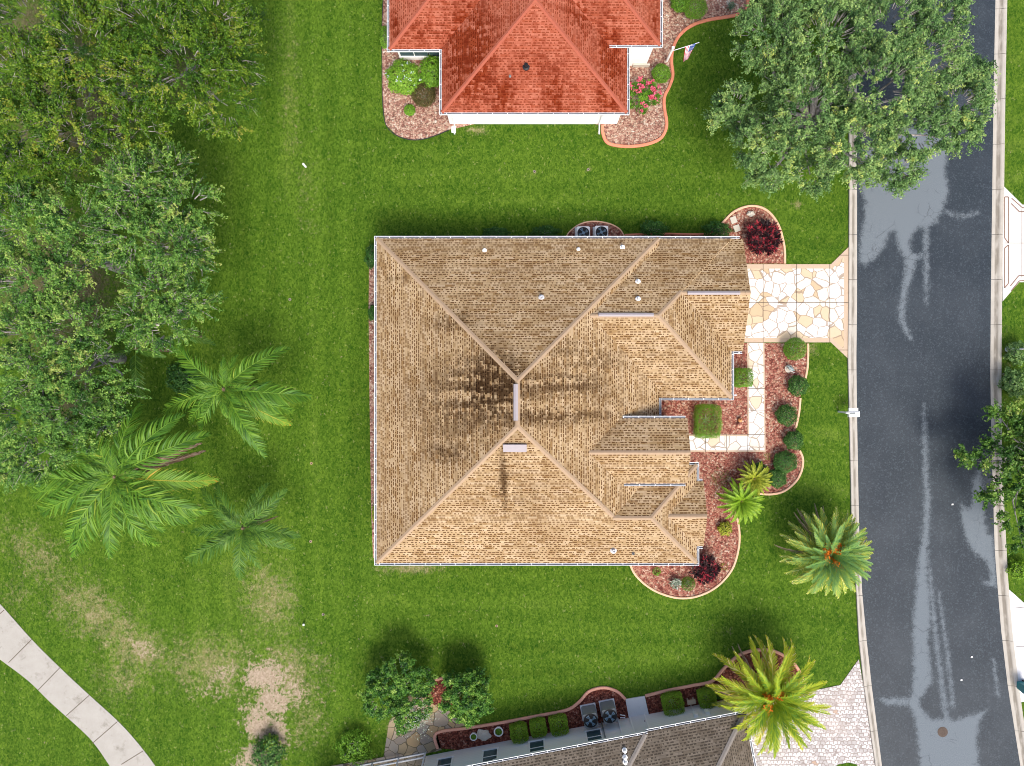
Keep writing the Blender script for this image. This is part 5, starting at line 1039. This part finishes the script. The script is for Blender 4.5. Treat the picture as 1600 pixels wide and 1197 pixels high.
shrub('round_bush', 'dark bush half hidden behind the small yellow green palm', 1184, 738, 16, 0.8, drk, 3200, (0.075, 0.042), GS, lump=0.1)
shrub('golden_plant', 'small yellow leaved plant alone in the front bed', 1133, 826, 11, 0.6, MT['leaf_yellow'], 900, (0.12, 0.07), cat='plant', lump=0.2)
shrub('sparse_plant', 'sparse low green plant on red rocks beside the tan house porch', 1128, 748, 17, 0.4, box, 350, (0.06, 0.03), cat='plant', tone=(0.2, 0.2), lump=0.3, parent_stem=False)
rosette('maroon_plant', 'spiky maroon and red plant above the tan driveway', 1191, 371, 31, 1.1, MT['leaf_maroon'], 110, 15, (0.34, 0.06), tone=(0.5, 0.16), bright=0.30)
rosette('maroon_plant', 'spiky maroon and red plant at the south corner of the tan house', 1101, 889, 24, 1.0, MT['leaf_maroon'], 66, 15, (0.34, 0.06), tone=(0.46, 0.16), bright=0.22)
rosette('silver_plant', 'silvery white leaved plant beside a small mossy bush', 1055, 911, 9, 0.4, MT['leaf_silver'], 16, 12, (0.22, 0.06), tone=(0.5, 0.3))
shrub('mossy_bush', 'small mossy green bush beside the silvery plant', 1075, 912, 12, 0.6, MT['leaf_box'], 2400, (0.06, 0.02), tone=(0.12, 0.12))
shrub('ground_plant', 'tiny bright green plant alone on rocks at the south bed', 1026, 893, 7, 0.2, box, 260, (0.08, 0.04), cat='plant', parent_stem=False)
shrub('ground_plant', 'tiny yellowish weed near the outer curve of the south bed', 1131, 886, 7, 0.15, MT['leaf_lime'], 60, (0.08, 0.04), cat='plant', parent_stem=False)
shrub('ground_plant', 'tiny weed at the corner of the front walk', 1199, 713, 6, 0.15, box, 60, (0.08, 0.04), cat='plant', parent_stem=False)
GN = "dark shrubs along the walls of the tan house"
for lab, x, y, r, ry_, h in (('dark shrub at the top left corner of the tan house', 581, 401, 10, 17, 0.9), ('second dark shrub down the left wall of the tan house', 583, 489, 7, 12, 0.8), ('dark shrub by the tan roof step, left of the straight salmon edging', 1022, 358, 22, 13, 0.9), ('dark shrub at the right end of the straight salmon edging', 1121, 359, 22, 12, 0.9),
                                ('low dark shrub left of the white air conditioners', 852, 363, 22, 10, 0.6), ('low dark shrub by the top wall of the tan house, farthest left', 775, 364, 20, 8, 0.5)):
    shrub('wall_shrub', lab, x, y, r, h, MT['leaf_dark'], 2600, (0.10, 0.05), GN, ry=ry_, lump=0.22, tone=(0.42, 0.2))
shrub('yellow_shrub', 'pale yellow shrub peeking from under the left gutter of the tan house', 586, 802, 5, 0.6, MT['leaf_yellow'], 500, (0.09, 0.05), ry=16)
shrub('hydrangea', 'big bright green hydrangea with pale blue flowers by the red house windows', 631, 121, 27, 1.2, MT['leaf_box'], 4200, (0.13, 0.085), flower=MT['flower_white'], nf=16, lump=0.12, tone=(0.6, 0.18))
shrub('leafy_shrub', 'green leafy shrub tucked against the red roof gutter', 676, 113, 20, 1.3, MT['leaf_box'], 3400, (0.12, 0.08), lump=0.12, ry=25, tone=(0.45, 0.18))
shrub('bronze_shrub', 'bronze tinted round shrub below the hydrangea', 662, 148, 20, 1.0, MT['leaf_brown'], 3800, (0.075, 0.045), lump=0.06, tone=(0.45, 0.2))
shrub('small_shrub', 'small green shrub alone on rocks below the bronze shrub', 640, 172, 9, 0.5, box, 1000, (0.09, 0.05))
shrub('small_shrub', 'green shrub on the left wall of the red house', 601, 58, 8, 0.8, MT['leaf_box'], 1400, (0.09, 0.05), ry=18)
shrub('clipped_bush', 'round clipped bush below the flagpole', 1033, 115, 15, 1.1, box, n=4600, leaf=(0.062, 0.038), tone=(0.4, 0.2), lump=0.07)
shrub('clipped_bush', 'round clipped bush cut by the top edge near the live oak', 1086, 11, 19, 1.1, box, n=5200, leaf=(0.062, 0.038), tone=(0.45, 0.2), lump=0.08)
shrub('loose_shrub', 'looser shrub beside the round bush at the top edge', 1063, 4, 15, 0.9, box, n=2600, leaf=(0.09, 0.05), lump=0.15, tone=(0.3, 0.2))
rosette('oleander', 'pink flowering oleander at the right wall of the red house', 1005, 152, 29, 1.3, MT['leaf_box'], 80, 16, (0.26, 0.05), cat='shrub', tone=(0.15, 0.18), bright=0.1)
ol = bpy.data.objects['oleander']; n = 30; Cc = []
for k_ in range(n):
    t = rng.uniform(0, 6.28); rr = rng.uniform(0.35, 1.0) * 1.15; Cc.append((rr * math.cos(t), rr * math.sin(t), 1.48 - 0.35 * rr))
for q in Cc:
    C1 = np.array(q) + rng.normal(size=(11, 3)) * 0.06; V, Q = leaf_quads(C1, np.array([0, 0, 1]) + rng.normal(size=(11, 3)) * 0.4, 0.13, 0.11); np_mesh('flower', V, Q, MT['flower_pink'], np.repeat(rng.uniform(0, 1, 11), 4), None, ol)
rosette('grey_yucca', 'small grey green spiky plant on the rocks at the top edge', 1141, 10, 8, 0.4, MT['leaf_silver'], 8, 14, (0.26, 0.04), tone=(0.15, 0.1))
GH = "square clipped bushes along the grey house wall"
for lab, x, y, s in (('square lime bush, leftmost of three along the grey house wall', 811, 1144, 14), ('square lime bush, middle of three along the grey house wall', 841, 1136, 13), ('square lime bush left of the dark air conditioners', 873, 1132, 14.5), ('square lime bush right of the pale side landing', 1051, 1099, 17), ('square lime bush beside the golden date palm', 1104, 1090, 14)):
    shrub('square_bush', lab, x, y, s, 0.95, MT['leaf_lime'], 5600, (0.06, 0.038), GH, 0.5, tone=(0.45, 0.22), rz=TH, lump=0.04)
shrub('leafy_shrub', 'loose green shrub near the lower left corner of the flagstone patio', 553, 1168, 26, 1.2, MT['leaf_box'], 2400, (0.13, 0.07), lump=0.25, tone=(0.4, 0.2))
shrub('sand_shrub', 'dark and lime shrub growing in the bare sand at the bottom edge', 418, 1180, 24, 1.1, MT['leaf_dark'], 2600, (0.14, 0.08), lump=0.3, ry=28, tone=(0.55, 0.3))
shrub('sand_sprig', 'bright lime sprig on top of the bare sand patch', 424, 1162, 12, 0.9, MT['leaf_lime'], 500, (0.13, 0.07), cat='plant', lump=0.3)
shrub('grey_wall_plant', 'dark plant under the golden palm by the grey house wall', 1125, 1082, 11, 0.7, drk, 1600, (0.09, 0.05), cat='plant')

# ---------------------------------------------------------------- small things
def ac_unit(label, px, py, s, h, rz, case, top, group, fan_r=0.36):
    c = P(px, py, h); root = thing('air_conditioner', label, 'air conditioner', (c[0], c[1], 0), group, rz); m = MB()
    rr = 0.10; cs = [(sx * (s / 2 - rr), sy * (s / 2 - rr), a0) for sx, sy, a0 in ((1, 1, 0), (-1, 1, 90), (-1, -1, 180), (1, -1, 270))]
    def ring(sc, z): return [((x + rr * math.cos(R(a0 + a))) * sc, (y + rr * math.sin(R(a0 + a))) * sc, z) for x, y, a0 in cs for a in (0, 30, 60, 90)]
    zs = [(1.0, 0.08)]
    for i in range(12): z = 0.1 + (h - 0.2) * i / 12; zs += [(1.0, z), (0.975, z + 0.01), (0.975, z + (h - 0.2) / 12 - 0.015), (1.0, z + (h - 0.2) / 12 - 0.005)]
    zs += [(1.0, h - 0.06), (0.97, h)]; V = [v for sc, z in zs for v in ring(sc, z)]; n = 16
    m.add(V, [(i * n + k_, i * n + (k_ + 1) % n, (i + 1) * n + (k_ + 1) % n, (i + 1) * n + k_) for i in range(len(zs) - 1) for k_ in range(n)])
    m.add(ring(0.97, h), [tuple(range(n))]); m.box((0, 0, 0.05), (s + 0.12, s + 0.12, 0.1), 1); m.build('casing', [case, MT['slab']], root)
    m = MB(); m.lathe([(fan_r + 0.03, h), (fan_r + 0.03, h + 0.02), (fan_r, h + 0.02), (fan_r, h + 0.004)], n=28, cap=False); m.lathe([(fan_r, h + 0.004), (0.001, h + 0.005)], n=28, cap=False); m.build('fan_well', top, root)
    m = MB()
    for k_ in range(4):
        a = k_ * math.pi / 2 + 0.4; pts = []
        for t, r_ in ((-0.30, 0.09), (0.22, 0.09), (0.42, fan_r * 0.9), (-0.22, fan_r * 0.9)): pts.append((r_ * math.cos(a + t), r_ * math.sin(a + t), h + 0.012 + 0.012 * (t > 0)))
        m.add(pts, [(0, 1, 2, 3)])
    m.lathe([(0.10, h + 0.01), (0.10, h + 0.035), (0.05, h + 0.045)], n=14); m.build('fan', MT['fan_blue'], root)
    m = MB()
    for r_ in (0.16, 0.26, 0.36): m.lathe([(fan_r * r_ / 0.4, h + 0.05), (fan_r * r_ / 0.4 + 0.008, h + 0.056), (fan_r * r_ / 0.4 + 0.016, h + 0.05)], n=28, cap=False)
    for k_ in range(12): a = k_ * math.pi / 6; m.tube([(0.10 * math.cos(a), 0.10 * math.sin(a), h + 0.052), ((fan_r + 0.02) * math.cos(a), (fan_r + 0.02) * math.sin(a), h + 0.03)], 0.005, 3)
    m.build('fan_guard', MT['black'], root)
GA, GA2 = "air conditioners by the tan house", "dark air conditioners in the grey house bed"
ac_unit('white cased air conditioner by the tan house wall, left of the pair', 911.5, 364, 0.88, 0.80, 0, MT['beige_metal'], MT['black'], GA)
ac_unit('white cased air conditioner by the tan house wall, right of the pair', 940, 363, 0.88, 0.80, 0, MT['beige_metal'], MT['black'], GA)
ac_unit('grey black topped air conditioner nearer the square bushes', 923, 1126, 0.92, 1.25, TH, MT['grey_metal'], MT['black'], GA2, 0.425)
ac_unit('grey black topped air conditioner nearer the pale landing', 953, 1119, 0.92, 1.25, TH, MT['grey_metal'], MT['black'], GA2, 0.425)
# mailbox
b = P(1316.5, 644, 0.6); mbx = thing('mailbox', 'white mailbox on a post leaning over the street kerb', 'mailbox', (b[0], b[1], 0))
m = MB(); m.box((0, 0, 0.65), (0.11, 0.11, 1.3)); m.add([(-0.075, -0.075, 1.3), (0.075, -0.075, 1.3), (0.075, 0.075, 1.3), (-0.075, 0.075, 1.3), (0, 0, 1.40)], [(0, 1, 4), (1, 2, 4), (2, 3, 4), (3, 0, 4), (3, 2, 1, 0)]); m.box((0.42, -0.04, 0.92), (0.74, 0.09, 0.09)); m.build('post', MT['white'], mbx)
def tunnel(m, x0, x1, yc, w, z0, h):
    pr = [(-w / 2, z0), (w / 2, z0)] + [(w / 2 * math.cos(t), z0 + h * 0.5 + h * 0.5 * math.sin(t)) for t in np.linspace(0, math.pi, 9)]; k_ = len(pr)
    V = [(x, yc + y, z) for x in (x0, x1) for y, z in pr]; m.add(V, [(j, (j + 1) % k_, k_ + (j + 1) % k_, k_ + j)[::-1] for j in range(k_)] + [tuple(range(k_)), tuple(range(k_, 2 * k_))[::-1]])
m = MB(); tunnel(m, 0.16, 0.80, -0.09, 0.40, 0.97, 0.28); bx = m.build('box', MT['white'], mbx)
m = MB(); m.box((0.815, -0.09, 1.1), (0.03, 0.36, 0.25)); m.build('door', MT['beige_metal'], bx)
m = MB(); m.box((0.36, -0.055, 1.246), (0.34, 0.10, 0.012)); m.build('number_plate', MT['grey_metal'], bx)
m = MB(); m.box((0.46, 0.21, 1.06), (0.56, 0.16, 0.18)); m.box((0.46, 0.21, 1.155), (0.60, 0.18, 0.015)); m.build('newspaper_box', MT['white'], mbx)
# flag on its post
b = P(1041.5, 96, 0); fl = thing('flagpole', 'white post with an angled pole carrying a small striped flag', 'flagpole', (b[0], b[1], 0))
m = MB(); m.box((0, 0, 1.0), (0.12, 0.12, 2.0)); m.box((0, 0, 2.02), (0.16, 0.16, 0.05)); m.build('post', MT['white'], fl)
org = np.array([b[0], b[1], 0]); p0 = P(1049, 80, 1.55) - org; p1 = P(1092, 66.5, 2.5) - org
p0 = np.array([0.03, 0.0, 1.55]); m = MB(); m.tube([p0, p1], 0.022, 8); m.lathe([(0.0, -0.03), (0.035, 0), (0.0, 0.04)], tuple(p1), 8, cap=False); m.build('pole', MT['white_metal'], fl)
FM = [plain("flag_red", (0.55, 0.02, 0.05), 0.8, 0.1), plain("flag_white", (0.80, 0.80, 0.80), 0.8, 0.1), plain("flag_blue", (0.03, 0.08, 0.30), 0.8, 0.1)]
h0 = p0 + (p1 - p0) * 0.50; h1 = p0 + (p1 - p0) * 0.90; nr, nc = 26, 24; V = []; F = []; MI = []
for i in range(nr + 1):
    for j in range(nc + 1):
        s_, t = i / nr, j / nc; q = h1 * (1 - s_) + h0 * s_
        q = q + np.array([-0.16 * t + 0.10 * t * (1 - s_) * 1.2 - 0.22 * t * (1 - s_), -0.78 * t ** 1.1, -0.40 * t - 0.08 * math.sin(3 * t) + 0.05 * math.sin(7 * s_ + 4 * t)]); q[0] += (0.30 * (s_ - 0.5)) * t * 0.9; V.append(q)
for i in range(nr):
    for j in range(nc):
        F.append((i * (nc + 1) + j, i * (nc + 1) + j + 1, (i + 1) * (nc + 1) + j + 1, (i + 1) * (nc + 1) + j)); st = i * 13 // nr
        mi = st % 2
        if st < 7 and j < nc * 0.4: mi = 1 if (i % 3 == 1 and j % 2 == (i // 3) % 2) else 2
        MI.append(mi)
np_mesh('flag', np.array(V), np.array(F), FM, None, MI, fl, True)
# lawn fittings
spr = None
for px, py in ((486.5, 724), (485.5, 846), (835, 268), (919, 265), (453, 468), (776, 978), (505, 960), (1568, 585)):
    c = P(px, py); 
    if spr is None:
        m = MB(); m.lathe([(0.09, 0.0), (0.095, 0.02), (0.07, 0.03), (0.04, 0.03)], n=14, cap=False); m.lathe([(0.04, 0.03), (0.04, 0.01), (0.02, 0.05), (0.0, 0.05)], n=12, mi=1, cap=False); spr = m.build('sprinkler_head', [MT['flag_patio'], MT['black']])
        o = spr
    else: o = spr.copy(); col.objects.link(o)
    o.location = c; tag(o, 'small round sprinkler head with pale collar set in the lawn', 'sprinkler', 'sprinkler heads in the lawn')
for px, py, lab, az in ((478, 261, 'short white pipe stub in the upper left lawn', 2.2), (474, 976, 'short white pipe stub in the lower left lawn', 0.7)):
    c = P(px, py, 0); m = MB(); m.tube([(0, 0, -0.05), (0.14 * math.cos(az), 0.14 * math.sin(az), 0.28)], 0.06, 10); m.lathe([(0.07, 0), (0.07, 0.05), (0.0, 0.06)], (0.14 * math.cos(az), 0.14 * math.sin(az), 0.27), 10); o = m.build('marker_pipe', MT['white']); o.location = c; tag(o, lab, 'pipe')
m = MB(); m.lathe([(0.34, -0.01), (0.34, 0.012), (0.31, 0.014), (0.31, 0.006), (0.29, 0.006), (0.28, 0.016), (0.0, 0.018)], n=32, cap=False)
for i in range(-4, 5):
    for j in range(-4, 5):
        if i * i + j * j < 17: m.box((i * 0.06, j * 0.06, 0.020), (0.035, 0.035, 0.012), 0, 0.6)
o = m.build('manhole_cover', MT['iron']); c = P(1472, 1143); o.location = (c[0], c[1], 0.062); tag(o, 'rusty round manhole cover in the street', 'manhole cover')
def rock(name, label, px, py, r, z, mat, sq=0.6, cat='rock', group=None):
    import bmesh
    bm = bmesh.new(); bmesh.ops.create_icosphere(bm, subdivisions=3, radius=1.0); 
    for v in bm.verts:
        k_ = 1 + 0.18 * math.sin(v.co.x * 4 + px) * math.cos(v.co.y * 5 + py) + 0.10 * math.sin(v.co.z * 9 + v.co.x * 7); v.co = Vector((v.co.x * r * k_ * 1.15, v.co.y * r * k_ * 0.85, v.co.z * r * k_ * sq))
    me = bpy.data.meshes.new(name); bm.to_mesh(me); bm.free(); me.materials.append(mat); o = link(name, me); c = P(px, py, z); o.location = c; return tag(o, label, cat, group)
rock('white_rock', 'pale rock on the bed above the maroon plant', 1173, 334, 0.22, 0.10, MT['stone'])
rock('white_rock', 'pale star shaped stone between two white planters', 755, 1148, 0.42, 0.10, MT['stone'], 0.35)
for k_, (px, py, lab) in enumerate(((1146, 344, 'pale square stepping stone, upper of two by the garage corner'), (1151, 357, 'pale square stepping stone, lower of two by the garage corner'))):
    m = MB(); m.box((0, 0, 0.03), (0.40, 0.44, 0.06), 0, 0.35); o = m.build('stepping_stone', MT['stone']); o.location = P(px, py, 0.02); tag(o, lab, 'stepping stone', 'stepping stones by the garage')
for px, py, lab, mt in ((1155, 656, 'orange terracotta ball ornament on the red rocks', 'terra'), (1154, 664.5, 'pale pink ball ornament below the orange one', 'edge_pink')):
    m = MB(); m.lathe([(0.10, 0.0), (0.12, 0.05)] + [(0.15 * math.cos(t), 0.19 + 0.15 * math.sin(t)) for t in np.linspace(-1.0, 1.2, 9)] + [(0.05, 0.34), (0.06, 0.38), (0.0, 0.40)], n=18, cap=False); o = m.build('ball_ornament', MT[mt], None, True); o.location = P(px, py, 0.02); tag(o, lab, 'ornament')
# heron-like garden statue
c = P(1233, 576, 0.1); st = thing('garden_statue', 'weathered grey green bird statue on the red rocks', 'statue', (c[0], c[1], 0))
m = MB(); m.lathe([(0.26, 0.0), (0.27, 0.06), (0.18, 0.10), (0.16, 0.16)], n=16); m.build('base', MT['stone'], st)
m = MB(); m.tube([(0.30, -0.14, 0.30), (0.16, -0.08, 0.36), (0.0, 0, 0.40), (-0.12, 0.06, 0.44), (-0.20, 0.10, 0.56), (-0.17, 0.08, 0.66), (-0.26, 0.13, 0.69), (-0.38, 0.18, 0.66)], [0.015, 0.09, 0.14, 0.10, 0.045, 0.04, 0.05, 0.008], 10); m.build('body', MT['green_bronze'], st, True)
m = MB()
for sy in (-1, 1): m.add([(-0.10, sy * 0.12 + 0.05, 0.46), (0.10, sy * 0.15 - 0.04, 0.45), (0.34, sy * 0.13 - 0.15, 0.34), (0.12, sy * 0.19 - 0.05, 0.34), (-0.08, sy * 0.15 + 0.04, 0.38)], [(0, 1, 2, 3, 4)])
m.build('wing', MT['beige_metal'], st)
# planters, bench stone and hose hook along the grey house
for px, py, r, lab in ((740, 1151, 0.24, 'small white round planter left of the star shaped stone'), (779, 1143, 0.30, 'white round planter right of the star shaped stone')):
    c = P(px, py, 0.3); pl = thing('planter', lab, 'planter', (c[0], c[1], 0), "white planters in the grey house bed"); m = MB()
    m.lathe([(r * 0.7, 0.0), (r * 0.95, 0.30), (r * 1.05, 0.33), (r * 1.05, 0.36), (r * 0.82, 0.36), (r * 0.80, 0.28), (0, 0.28)], n=22, cap=False); m.build('pot', MT['white'], pl)
    d = unit(rng.normal(size=(420, 3))); d[:, 2] = np.abs(d[:, 2]); V, Q = leaf_quads(d * r * 0.68 * np.array([1, 1, 0.6]) + np.array([0, 0, 0.32]), d + np.array([0, 0, 0.5]) + rng.normal(size=(420, 3)) * 0.4, 0.08, 0.05); np_mesh('foliage', V, Q, MT['leaf_box'], np.repeat(rng.uniform(0, 0.8, 420), 4), None, pl)
c = P(1080, 1097, 0.3); be = thing('stone_bench', 'little tan stone bench between two square lime bushes', 'bench', (c[0], c[1], 0), None, TH)
m = MB(); m.box((0, 0.05, 0.40), (0.56, 0.30, 0.08)); m.build('seat', MT['flag_border'], be)
for sx in (-1, 1): m = MB(); m.box((sx * 0.19, 0.03, 0.18), (0.10, 0.24, 0.36)); m.build('leg', MT['flag_border'], be)
c = P(971, 1118, 0.2); m = MB(); m.tube([(-0.12, 0.10, 0.1), (0.22, 0.05, 0.12), (0.22, -0.08, 0.12), (-0.10, -0.10, 0.1)], 0.035, 8); o = m.build('drain_pipe', MT['white']); o.location = c; tag(o, 'bent white pipe on dark mulch beside the dark air conditioners', 'pipe')
# lamp post and bin at the right edge
c = P(1574, 546, 0); lp = thing('lamp_post', 'pale lamp post rising at the right edge beside the street', 'lamp post', (c[0], c[1], 0))
m = MB(); m.lathe([(0.17, 0.0), (0.17, 0.12), (0.12, 0.22), (0.09, 0.55), (0.055, 0.62), (0.05, 3.0), (0.08, 3.05)], n=16); m.build('post', MT['beige_metal'], lp)
m = MB(); m.lathe([(0.10, 3.05), (0.17, 3.45)], n=6); m.build('lantern', MT['glass'], lp); m = MB(); m.lathe([(0.22, 3.45), (0.10, 3.6), (0.02, 3.7)], n=6); m.build('cap', MT['beige_metal'], lp)
c = P(1602, 1075, 0.6); bn = thing('bin', 'teal wheeled bin at the right edge on the pale driveway', 'bin', (c[0], c[1], 0))
m = MB(); m.add([(x * s_, y * s_, z) for s_, z in ((0.22, 0.08), (0.29, 0.95)) for x, y in ((-1, -1), (1, -1), (1, 1), (-1, 1))], [(3, 2, 1, 0), (4, 5, 6, 7), (0, 1, 5, 4), (1, 2, 6, 5), (2, 3, 7, 6), (3, 0, 4, 7)]); m.build('body', MT['teal'], bn)
m = MB(); m.box((0, 0, 0.98), (0.64, 0.66, 0.06)); m.box((0.03, 0, 1.02), (0.5, 0.5, 0.04)); m.build('lid', MT['teal'], bn)
for sy in (-1, 1): m = MB(); m.tube([(0.24, sy * 0.24, 0.1), (0.24, sy * 0.30, 0.1)], 0.10, 14); m.build('wheel', MT['black'], bn)
m = MB(); m.tube([(0, 0, -0.05), (0.02, 0, 0.75)], 0.03, 8); m.lathe([(0.05, 0.74), (0.05, 0.80), (0, 0.83)], (0.02, 0, 0), 10); o = m.build('garden_stake', MT['grey_metal']); o.location = P(543, 1170); tag(o, 'thin grey stake at the left side of the loose green shrub', 'stake')
for px, py, lab in ((1487, 788, 'white scrap on dark asphalt near the puddle'), (1517, 1026, 'small white scrap on the street, upper of two near the manhole'), (1501, 1062, 'small white scrap on the street, lower of two near the manhole')):
    m = MB(); m.add([(-0.07, -0.05, 0.02), (0.08, -0.03, 0.0), (0.05, 0.07, 0.03), (-0.04, 0.05, 0.0)], [(0, 1, 2), (0, 2, 3)]); m.add([(-0.07, -0.05, 0.005), (0.08, -0.03, -0.012), (0.05, 0.07, 0.01), (-0.04, 0.05, -0.012)], [(2, 1, 0), (3, 2, 0)]); o = m.build('paper_scrap', MT['white']); c = P(px, py); o.location = (c[0], c[1], 0.075); tag(o, lab, 'scrap', 'white scraps on the street')

# put each house's Empty at the foot of the house
for hs, (px, py) in ((tan, (830, 620)), (red, (835, 60)), (grey, (960, 1210))):
    c = P(px, py, 0); hs.location = c
    for ch in hs.children: ch.location = (-c[0], -c[1], 0)
